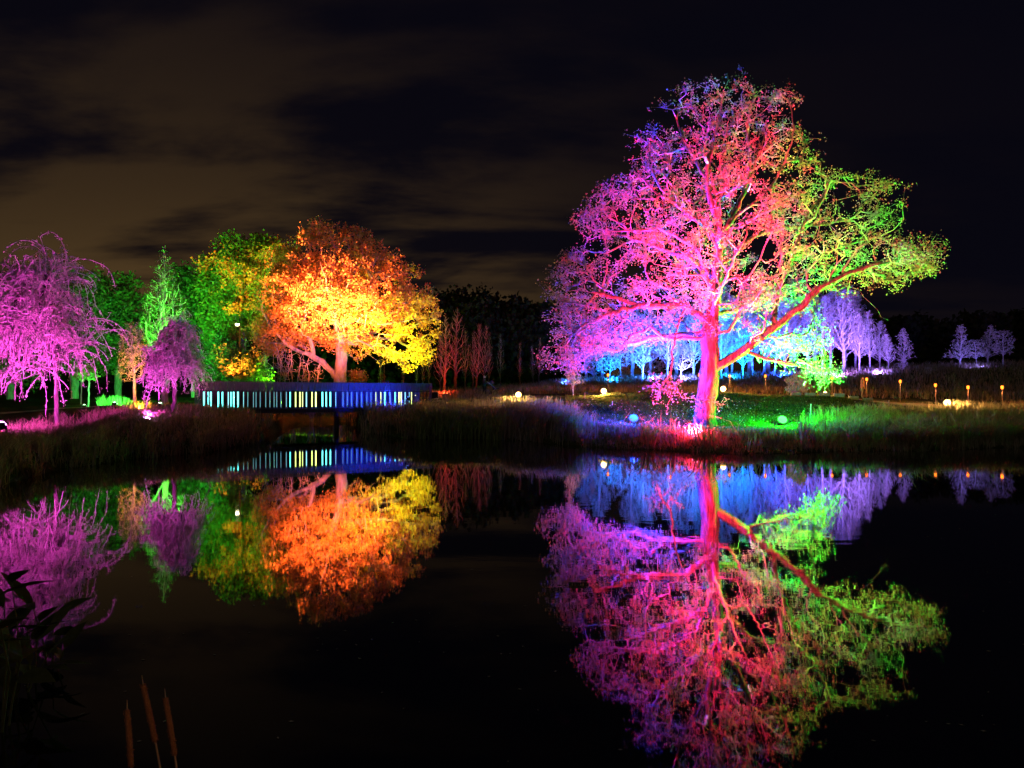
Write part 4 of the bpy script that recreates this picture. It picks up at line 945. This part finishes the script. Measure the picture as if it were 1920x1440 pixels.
# upper band of narrow slats, and the far parapet
m = MB(); n_ = int(BL/.085)
for k in range(n_): m.box(bp((k+.5)*BL/n_, .012, (ZT+ZM)/2+.03), (.058, .024, ZT-ZM-.06), rb)
o = m.obj('upper_slats', WOODB, br); o['kind'] = 'stuff'
m = MB(); n_ = int(BL/.12)
for k in range(n_): m.box(bp((k+.5)*BL/n_, -1.8, (ZT+ZB)/2), (.10, .024, ZT-ZB-.02), rb)
o = m.obj('rear_slats', WOODB, br); o['kind'] = 'stuff'
for px in (634, ):
    t = t_of(px)
    for off in (-.3,): MB().tube([bp(t, off, -.9), bp(t, off, 1.0)], .13, 10).obj('pier', WOODD, br)
for t in (.25, BL-.25): MB().box(bp(t, -.9, .6), (.4, 2.2, 1.1), rb).obj('abutment', STONE, br)
# post at the right end
for off in (0.02, -1.8): MB().box(bp(BL+.08, off, 1.9), (.14, .14, 1.5), rb).obj('end_post', WOODB, br)
# blue lamps on the deck
for kq, (t, pw) in enumerate(((t_of(600), .35), (t_of(655), .8), (t_of(700), .9), (t_of(745), .8))):
    p = P0+bp(t, -.35, 1.32); flood('deck_lamp', p, P0+bp(t, -1.8, 2.0), (.008, .03, 1), pw*K*.4, (.1, .25, 1), 4, ('first', 'second', 'third', 'last')[kq]+' from the left of four small blue lamps on the footbridge deck', 'blue lamps on the footbridge deck', .1, 165, .5, .05, cat='lamp')
# blue wash on the outside of the parapet, from an added hidden lamp
x, y = gp(765, 34.5)
flood('floodlight', (x, y, hz(x, y)+.8), P0+bp(t_of(692), 0, 2.2), (.012, .025, 1), 3.2*K, (.1, .25, 1), 3, 'added blue lamp hidden in the reeds to wash the side of the footbridge', None, .2, 44, .9)

# ------------------------------------------------------------------ framed board beside the bridge's right end
c = at(815, 741, 43.2); e = empty('framed_board', (c.x, c.y, hz(c.x, c.y)), 'small dark board in a white frame, tilted beside the right end of the footbridge', 'sign')
zc_ = c.z-hz(c.x, c.y)
MB().box((0, 0, zc_), (.42, .04, .40), 0, R(-8), R(-8)).obj('board', METAL, e)
m = MB(); 
for sx_, sz_, w_, h_ in ((0, .21, .46, .03), (0, -.21, .46, .03), (.22, 0, .03, .42), (-.22, 0, .03, .42)): m.box((sx_, -.012, zc_+sz_), (w_, .05, h_), 0, 0, R(0))
fr = m.obj('frame', STEEL, e); fr.rotation_euler = (0, 0, 0)
m = MB(); m.tube([(-.15, .05, zc_-.2), (-.2, .15, 0)], .015, 5); m.obj('leg', STEEL, e)
m = MB(); m.tube([(.15, .05, zc_-.2), (.2, .15, 0)], .015, 5); m.obj('leg', STEEL, e)

# ------------------------------------------------------------------ lanterns on poles
lan = [(1140, 703, 44), (1257, 699, 43.4), (1311, 703, 43), (1368, 705, 42.6), (1435, 705, 42), (1560, 709, 41.2), (1625, 711, 40.6), (1688, 715, 39.5), (1754, 722, 37.6), (1815, 726, 36.4), (1879, 726, 35.5)]
llab = ['orange lantern on a thin pole in front of the blue grove, leftmost of its row', 'orange lantern glimpsed left of the oak trunk behind hanging leaves', 'orange lantern just left of the oak trunk', 'orange lantern just right of the oak trunk', 'orange lantern on a pole between the oak trunk and the pale bush', 'orange lantern half hidden by the low right oak leaves',
        'orange lantern beside the person in a brown jacket', 'smallest orange lantern on a bare pole, right of the person', 'orange lantern just left of the brightest path light', 'orange lantern just right of the brightest path light', 'orange lantern at the far right of the row']
FLAME = emat('lantern_glow', (1, .15, .012), 2.6); random.seed(5)
for (px, py, d), lb in zip(lan, llab):
    p = at(px, py, d); g = hz(p.x, p.y); h = p.z-g
    e = empty('lantern', (p.x, p.y, g), lb, 'lantern', 'orange lanterns on poles along the path')
    ln = random.uniform(-.03, .03)
    MB().tube([(ln, 0, -.1), (0, 0, h-.1)], .022, 6).obj('pole', POST, e)
    MB().tube([(0, 0, h-.11), (0, 0, h-.05), (0, 0, h+.04), (0, 0, h+.08)], [.03, .062, .066, .045], 10).obj('glow', FLAME, e, True)
    m = MB(); m.tube([(0, 0, h-.14), (0, 0, h-.105)], [.05, .07], 8); m.obj('cup', METAL, e)
    m = MB(); m.tube([(0, 0, h+.085), (0, 0, h+.14)], [.085, .02], 8); m.obj('cap', METAL, e)
    ld = bpy.data.lights.new('glow_light', 'POINT'); ld.energy = 60; ld.color = (1, .30, .07); ld.shadow_soft_size = .07
    lo = bpy.data.objects.new('glow_light', ld); COL.objects.link(lo); lo.parent = e; lo.location = (0, -.12, h+.0)

# far street lights beyond the wood
for px, py, d, lab in ((445, 608, 75, 'distant white lamp shining through the green tree'), (982, 608, 92, 'distant yellowish street lamp against the dark wood')):
    p = at(px, py, d if px > 500 else 54); g = hz(p.x, p.y); e = empty('street_lamp', (p.x, p.y, g), lab, 'street lamp'); h = p.z-g
    MB().tube([(0, .5, -.1), (0, .5, h+.1), (0, 0, h+.12)], [.07, .05, .04], 6).obj('pole', METAL, e)
    MB().tube([(0, 0, h+.11), (0, 0, h+.03)], [.14, .17], 10).obj('lamp_head', METAL, e)
    MB().tube([(0, 0, h+.03), (0, 0, h-.10)], [.15, .10], 10).obj('glass', emat('street_glow', (1, .85, .5), 14), e)

# ------------------------------------------------------------------ rail and stakes at the oak's foot, posts on the lawn
e0 = at(1292, 806, 25.6); g = hz(e0.x, e0.y); top = at(1292, 794, 25.6).z
e = empty('rail_fence', (e0.x, e0.y, g), 'thin pale corner rail at the foot of the oak above the pink light', 'fence')
r2 = at(1348, 803, 28.2)-Vector((e0.x, e0.y, g)); r1 = at(1285, 800, 27.0)-Vector((e0.x, e0.y, g))
MB().tube([(0, 0, -.1), (0, 0, top-g)], .013, 6).obj('post', STEEL, e)
MB().tube([(0, 0, top-g), tuple(r2)], .013, 6).obj('rail', STEEL, e)
MB().tube([(0, 0, top-g), tuple(r1)], .011, 6).obj('rail', STEEL, e)
g2 = hz(r2.x+e0.x, r2.y+e0.y)-g; MB().tube([(r2.x, r2.y, g2-.1), tuple(r2)], .013, 6).obj('post', STEEL, e)
g2 = hz(r1.x+e0.x, r1.y+e0.y)-g; MB().tube([(r1.x, r1.y, g2-.1), tuple(r1)], .013, 6).obj('post', STEEL, e)
for px, py0, py1, d, lab in ((1519, 757, 783, 32, 'pale marker post on the lawn right of the green floodlight'), (1148, 752, 775, 35, 'thin marker post on the lawn left of the blue floodlight'), (1666, 750, 772, 34.5, 'short wooden stake in the right-hand meadow grass'), (1096, 735, 752, 38, 'small stake beside the path left of the warm light')):
    a = at(px, py0, d); x, y = a.x, a.y; o = MB().tube([(0, 0, -.15), (0, .0, (a.z-hz(x, y))*.98), (0, 0, a.z-hz(x, y))], [.03, .028, .018], 7).obj('post', STEEL if px in (1519, 1148) else POST)
    o.location = (x, y, hz(x, y)); o.rotation_euler = (0, R(3), 0); tag(o, lab, 'post', 'stakes on the far lawn')
# low kerb beams at the path edge (1490-1650)
for k in range(6):
    px = 1492+k*27; a = gp(px, 38.3-.1*k); z = hz(*a)
    o = MB().box((0, 0, .09), (.55, .12, .22), .05*(-1)**k).obj('sleeper', POST); o.location = (a[0], a[1], z); o.rotation_euler = (0, R(random.uniform(-2, 2)), R(random.uniform(-8, 8)))
    tag(o, f'{ORD[k]} low wooden edging block along the path, counted from the pale bush', 'edging', 'wooden edging blocks on the path')
# dock stalks beside the pink light
r = np.random.default_rng(131)
for k, (px, tp, d) in enumerate([(1250, 797, 24.9), (1272, 797, 25), (1277, 792, 25.2), (1283, 801, 24.9), (1299, 798, 25.4), (1311, 803, 24.7), (1318, 795, 25.6), (1340, 811, 25), (1246, 806, 25.1)]):
    a = at(px, tp, d); g = hz(a.x, a.y); e = empty('seed_stalk', (a.x, a.y, g), f'{ORD[k]} pink-lit dry seed stalk in the grass by the pink floodlight, set down from left to right', 'plant', 'dry seed stalks by the pink floodlight')
    h = a.z-g; bx = r.normal(0, .06); MB().tube([(0, 0, -.05), (bx*.4, 0, h*.5), (bx, 0, h)], [.008, .007, .004], 5).obj('stem', PTWIG, e)
    C = np.array([(bx*t, 0, h*t) for t in r.uniform(.4, 1, 60)])+r.normal(0, .018, (60, 3)); o = link('seeds', leaf_mesh('seeds', C, .035, r, .7), BIL, e); o['kind'] = 'stuff'
srt = sorted([o for o in bpy.data.objects if o.name.startswith('seed_stalk')], key=lambda q: q.location.x/q.location.y)
for k, q in enumerate(srt): q['label'] = f'{ORD[k]} from the left of the pink-lit dry seed stalks around the pink floodlight'

# ------------------------------------------------------------------ people (body by skin modifier)
def skin_body(name, joints, edges, root, m, parent):
    me = bpy.data.meshes.new(name); me.from_pydata([j[0] for j in joints], edges, []); o = link(name, me, m, parent)
    sk = o.modifiers.new('skin', 'SKIN'); sv = me.skin_vertices[0].data if me.skin_vertices else None
    if sv is None:
        bpy.context.view_layer.objects.active = o
        sv = me.skin_vertices.new(name='s').data if hasattr(me.skin_vertices, 'new') else None
    if sv:
        for i, j in enumerate(joints): sv[i].radius = (j[1], j[2] if len(j) > 2 else j[1]); sv[i].use_root = (i == root)
    ss = o.modifiers.new('sub', 'SUBSURF'); ss.levels = ss.render_levels = 1; sk.use_smooth_shade = True
    return o
def person(loc, rz, label, coatm, legm, arm='walk', scale=1.0, hairm=None):
    e = empty('person', loc, label, 'person', None, rz); e.scale = (scale,)*3
    lf, rf = (.18, -.16) if arm != 'stand' else (.02, -.02)
    J = [((0, 0, .92), .13, .10), ((0, 0, 1.12), .13, .10), ((0, .02, 1.34), .155, .11), ((0, .02, 1.48), .07, .07), ((0, .03, 1.56), .065, .065), ((0, .04, 1.66), .09, .105), ((0, .03, 1.75), .06, .07),
         ((.10, lf*.3, .84), .095, .095), ((.11, lf*.7, .48), .06, .065), ((.11, lf-.03, .09), .04, .045), ((.11, lf+.13, .035), .035, .03),
         ((-.10, rf*.3, .84), .095, .095), ((-.11, rf*.5, .48), .06, .065), ((-.11, rf-.06, .09), .04, .045), ((-.11, rf+.10, .035), .035, .03),
         ((.19, .01, 1.42), .06, .06), ((.24, .05 if arm != 'push' else .10, 1.16), .045, .045), ((.22, .16 if arm != 'push' else .36, .98 if arm != 'push' else 1.08), .034, .034), ((.21, .2 if arm != 'push' else .44, .90 if arm != 'push' else 1.07), .03, .035),
         ((-.19, .01, 1.42), .06, .06), ((-.24, .0 if arm != 'push' else .10, 1.16), .045, .045), ((-.23, .08 if arm != 'push' else .36, .95 if arm != 'push' else 1.08), .034, .034), ((-.22, .11 if arm != 'push' else .44, .87 if arm != 'push' else 1.07), .03, .035)]
    E = [(0, 1), (1, 2), (2, 3), (3, 4), (4, 5), (5, 6), (0, 7), (7, 8), (8, 9), (9, 10), (0, 11), (11, 12), (12, 13), (13, 14), (2, 15), (15, 16), (16, 17), (17, 18), (2, 19), (19, 20), (20, 21), (21, 22)]
    skin_body('body', J, E, 0, legm, e)
    # coat: lathe with an oval section, and sleeves
    V = []; Fc = []; n = 14; prof = [(.78, .20, .16), (.95, .175, .15), (1.12, .175, .145), (1.34, .215, .15), (1.45, .15, .11), (1.53, .08, .085)]
    for z, rx, ry in prof:
        for k in range(n): a = k*2*math.pi/n; V.append((math.cos(a)*rx, .015+math.sin(a)*ry, z+.008*math.sin(3*a)))
    for j in range(len(prof)-1):
        for k in range(n): Fc.append((j*n+k, j*n+(k+1) % n, (j+1)*n+(k+1) % n, (j+1)*n+k))
    m = MB(); m.v = [Vector(v) for v in V]; m.f = Fc
    for b0 in (15, 19): m.tube([J[b0][0], J[b0+1][0], J[b0+2][0]], [.078, .062, .05], 8)
    m.obj('coat', coatm, e, True)
    m = MB(); m.tube([(0, .035, 1.60), (0, .015, 1.66), (0, .015, 1.74), (0, .03, 1.785)], [.085, .107, .10, .05], 10); m.obj('hair' if hairm is None else 'hat', hairm or pri('hair', (.05, .035, .025)), e, True)
    m = MB(); m.tube([(0, .13, 1.665), (0, .155, 1.645)], [.012, .018], 5); m.obj('nose', SKIN, e)
    return e
SKIN = pri('skin', (.5, .33, .26), (.45, .28, .22), 8, .6)
DC = pri('dark_coat', (.045, .055, .06), (.03, .035, .04), 10, .9); JN = pri('dark_trousers', (.05, .05, .06), (.03, .03, .04), 10, .9)
BC = pri('brown_jacket', (.36, .19, .10), (.25, .12, .07), 10, .9); GT = pri('grey_trousers', (.28, .27, .26), (.2, .19, .18), 10, .9); BLC = pri('blue_coat', (.30, .32, .42), (.2, .22, .3), 10, .8)
x, y = gp(908, 44.4); person((x, y, hz(x, y)+.02), R(-90), 'person in a dark coat and pale hat on the path, pushing a small pushchair', DC, JN, 'push', .80*1.0, pri('pale_hat', (.3, .28, .26)))
# pushchair
x, y = gp(929, 44.4); e = empty('pushchair', (x, y, hz(x, y)+.03), 'small dark pushchair in front of the person in the dark coat', 'pushchair')
for yy in (-.2, .2):
    for xx in (-.28, .3): MB().tube([(xx, yy-.02, .12), (xx, yy+.02, .12)], .12, 12).obj('wheel', METAL, e)
m = MB()
for yy in (-.18, .18): m.tube([(.3, yy, .12), (-.1, yy, .55), (-.55, yy, .9)], .014, 5); m.tube([(-.28, yy, .12), (.05, yy, .5)], .014, 5)
m.tube([(-.55, -.18, .9), (-.55, .18, .9)], .014, 5); m.obj('frame', STEEL, e)
m = MB(); m.box((.02, 0, .42), (.42, .32, .08), 0, 0, R(-8)); m.box((-.2, 0, .62), (.08, .32, .42), 0, 0, R(-25)); m.obj('seat', DC, e, bevel=.02)
m = MB(); m.tube([(-.25, -.17, .8), (-.25, .17, .8)], .17, 10); m.obj('hood', JN, e, True)
x, y = gp(1617, 41.4); person((x, y, hz(x, y)+.02), R(-140), 'person in a brown jacket and grey trousers standing beside an orange lantern', BC, GT, 'stand', .78)
p = P0+bp(t_of(738), -.9, 1.15); person(p, rb+R(90), 'person in a blue-lit coat on the footbridge, head and shoulders above the rail', BLC, JN, 'walk', .93)

# ------------------------------------------------------------------ foreground: broad-leaved marginal plants and bulrushes
r = np.random.default_rng(151)
FGL = pri('broad_leaf', (.07, .08, .025), (.03, .035, .012), 7, .55, .002)
def broad_leaf_mesh(L_, W_):
    V = []; Fc = []; n = 7
    for i in range(n):
        t = i/(n-1); w = W_*math.sin(math.pi*min(1, t*.93+.05))**.8*(1-t**3*.6) if 0 < i < n-1 else W_*.03; z = -.22*L_*t*t
        V += [(-w/2, t*L_, z+.12*w), (0, t*L_, z), (w/2, t*L_, z+.12*w)]
    for i in range(n-1):
        for k in range(2): Fc.append((i*3+k, i*3+k+1, i*3+k+4, i*3+k+3))
    return mesh_np('leaf', V, Fc, True)
LM = [broad_leaf_mesh(.28, .11), broad_leaf_mesh(.23, .13), broad_leaf_mesh(.32, .08)]
for l_ in LM: l_.materials.append(FGL)
clumps = [((30, 1240, 4.6), [(22, 1062, 0), (52, 1150, 1), (8, 1110, 2), (75, 1135, 0), (95, 1190, 1)], 'leftmost dark broad-leaved plant rising from the near water'),
          ((85, 1250, 4.9), [(62, 1110, 2), (100, 1128, 0), (120, 1185, 1), (70, 1170, 0)], 'dark broad-leaved water plant right of the leftmost near one'),
          ((5, 1290, 4.1), [(-10, 1090, 0), (18, 1160, 1), (40, 1200, 0), (-20, 1180, 2)], 'dark broad-leaved plant cut by the left picture edge')]
for (bx, by, d), tips, lab in clumps:
    b = at(bx, by, d); b.z = -.3; e = empty('water_plant', b, lab, 'plant', 'broad-leaved plants in the near water')
    for tx, ty, mi in tips:
        tp = at(tx, ty+30, d+r.uniform(-.25, .25))-b
        st = MB().tube([(r.normal(0, .03), r.normal(0, .03), 0), tuple(tp*.55+Vector((r.normal(0, .03), 0, .04))), tuple(tp)], [.009, .007, .004], 5).obj('stem', FGL, e)
        for q in range(3):
            o = link('leaf', LM[(mi+q) % 3], None, e); f = (1, .82, .62)[q]
            o.location = tp*f; o.rotation_euler = (R(r.uniform(10, 65) if q == 0 else r.uniform(0, 50)), R(r.uniform(-25, 25)), r.uniform(-2.2, 2.2)); o.scale = (r.uniform(.8, 1.15),)*3
BUL = pri('bulrush_brown', (.30, .14, .07), (.10, .045, .025), 240, .95, .004)
for px, py, px2, d, lab in ((268, 1283, 292, 2.55, 'tallest of three brown bulrush heads at the bottom edge, in the middle'), (238, 1330, 246, 2.5, 'leftmost and shortest of three brown bulrush heads at the bottom edge'), (310, 1308, 328, 2.6, 'rightmost of three brown bulrush heads at the bottom edge')):
    a = at(px, py, d); c = at(px2, py+110, d); dr = (c-a); b = a+dr*4.6; b.z = -.3
    e = empty('bulrush', b, lab, 'bulrush', 'bulrushes at the near edge')
    la, lc = a-b, a+dr*.98-b
    MB().tube([tuple(la), tuple(la.lerp(lc, .03)), tuple(la.lerp(lc, .5)), tuple(la.lerp(lc, .96)), tuple(lc)], [.004, .0095, .0105, .0095, .004], 10).obj('seed_head', BUL, e, True)
    up_ = (la-lc).normalized(); MB().tube([tuple(la-up_*.01), tuple(la+up_*.035+Vector((.003, 0, 0)))], [.0028, .001], 5).obj('tip', POST, e)
    hc = la[None] if False else None; fz = r.uniform(0, 1, 900); th = r.uniform(0, 6.28, 900); fp = np.array(la)[None]+(np.array(lc)-np.array(la))[None]*fz[:, None]
    fp = fp+np.stack([np.cos(th), np.sin(th), np.zeros(900)], 1)*.0088
    fo = link('seed_fluff', leaf_mesh('seed_fluff', fp, .0055, r, .5), BUL, e); fo['kind'] = 'stuff'
    MB().tube([tuple(lc), tuple(lc*.5), (0, 0, 0)], [.0035, .004, .005], 6).obj('stem', POST, e)
# warm lamp added out of view on the near bank to light the bulrushes
p = Vector((1.6, .75, 0)); g = hz(p.x, p.y); flood('path_light', (p.x, p.y, g+.9), (-1.25, 2.5, .5), (1, .45, .2), 28, (1, .66, .28), 4, 'unseen warm lamp added on the near bank to light the bulrushes', 'warm lights along the path', .2, 42, .8, .05, cat='path light')

# fallen leaves on the lawn under the oak
r = np.random.default_rng(155); n = 2200; X = 8.5+r.normal(0, 5.5, n); Y = 30.5+r.normal(0, 4.2, n); k = (Y > shore(CX+F*X/Y)+.2); X, Y = X[k], Y[k]
o = link('fallen_leaves', leaf_mesh('fallen_leaves', np.stack([X, Y, height(X, Y)+r.uniform(.02, .07, len(X))], 1), .075, r, .7, .9), OAKL); tag(o, 'fallen leaves scattered on the lawn under the oak', 'leaves', kind='stuff')
# broad dock leaves and bent dead stems along the water edge
X, Y = scatter(900, 660, 1900, .0, 2.6, r, 9)
tag(blades('dead_stems', X, Y, r.uniform(.5, 1.25, len(X)), np.full(len(X), .05), r, 1.0, .35, REED), 'bent dead stems leaning over the far water edge', 'reeds')
# ------------------------------------------------------------------ small floating leaves and flecks on the pond
r = np.random.default_rng(161); n = 700
Y = 2.4+20*r.uniform(0, 1, n)**1.3; X = (r.uniform(-100, 2000, n)-CX)/F*Y
a = r.uniform(0, 6.28, n); s_ = r.uniform(.006, .022, n)
V = np.zeros((n, 4, 3))
for k in range(4):
    t = a+k*math.pi/2; rr_ = s_*(1 if k % 2 else .5); V[:, k, 0] = X+np.cos(t)*rr_; V[:, k, 1] = Y+np.sin(t)*rr_; V[:, k, 2] = .004
o = link('floating_leaves', mesh_np('floating_leaves', V.reshape(-1, 3), np.arange(n*4).reshape(-1, 4)), leafmat('fleck', [(.15, .14, .1), (.34, .31, .24)], .1)); tag(o, 'tiny leaves and flecks floating on the pond', 'leaves', kind='stuff')

# lamps are seen in the water by their lenses
for o in bpy.data.objects:
    if o.type == 'LIGHT': o.visible_glossy = False
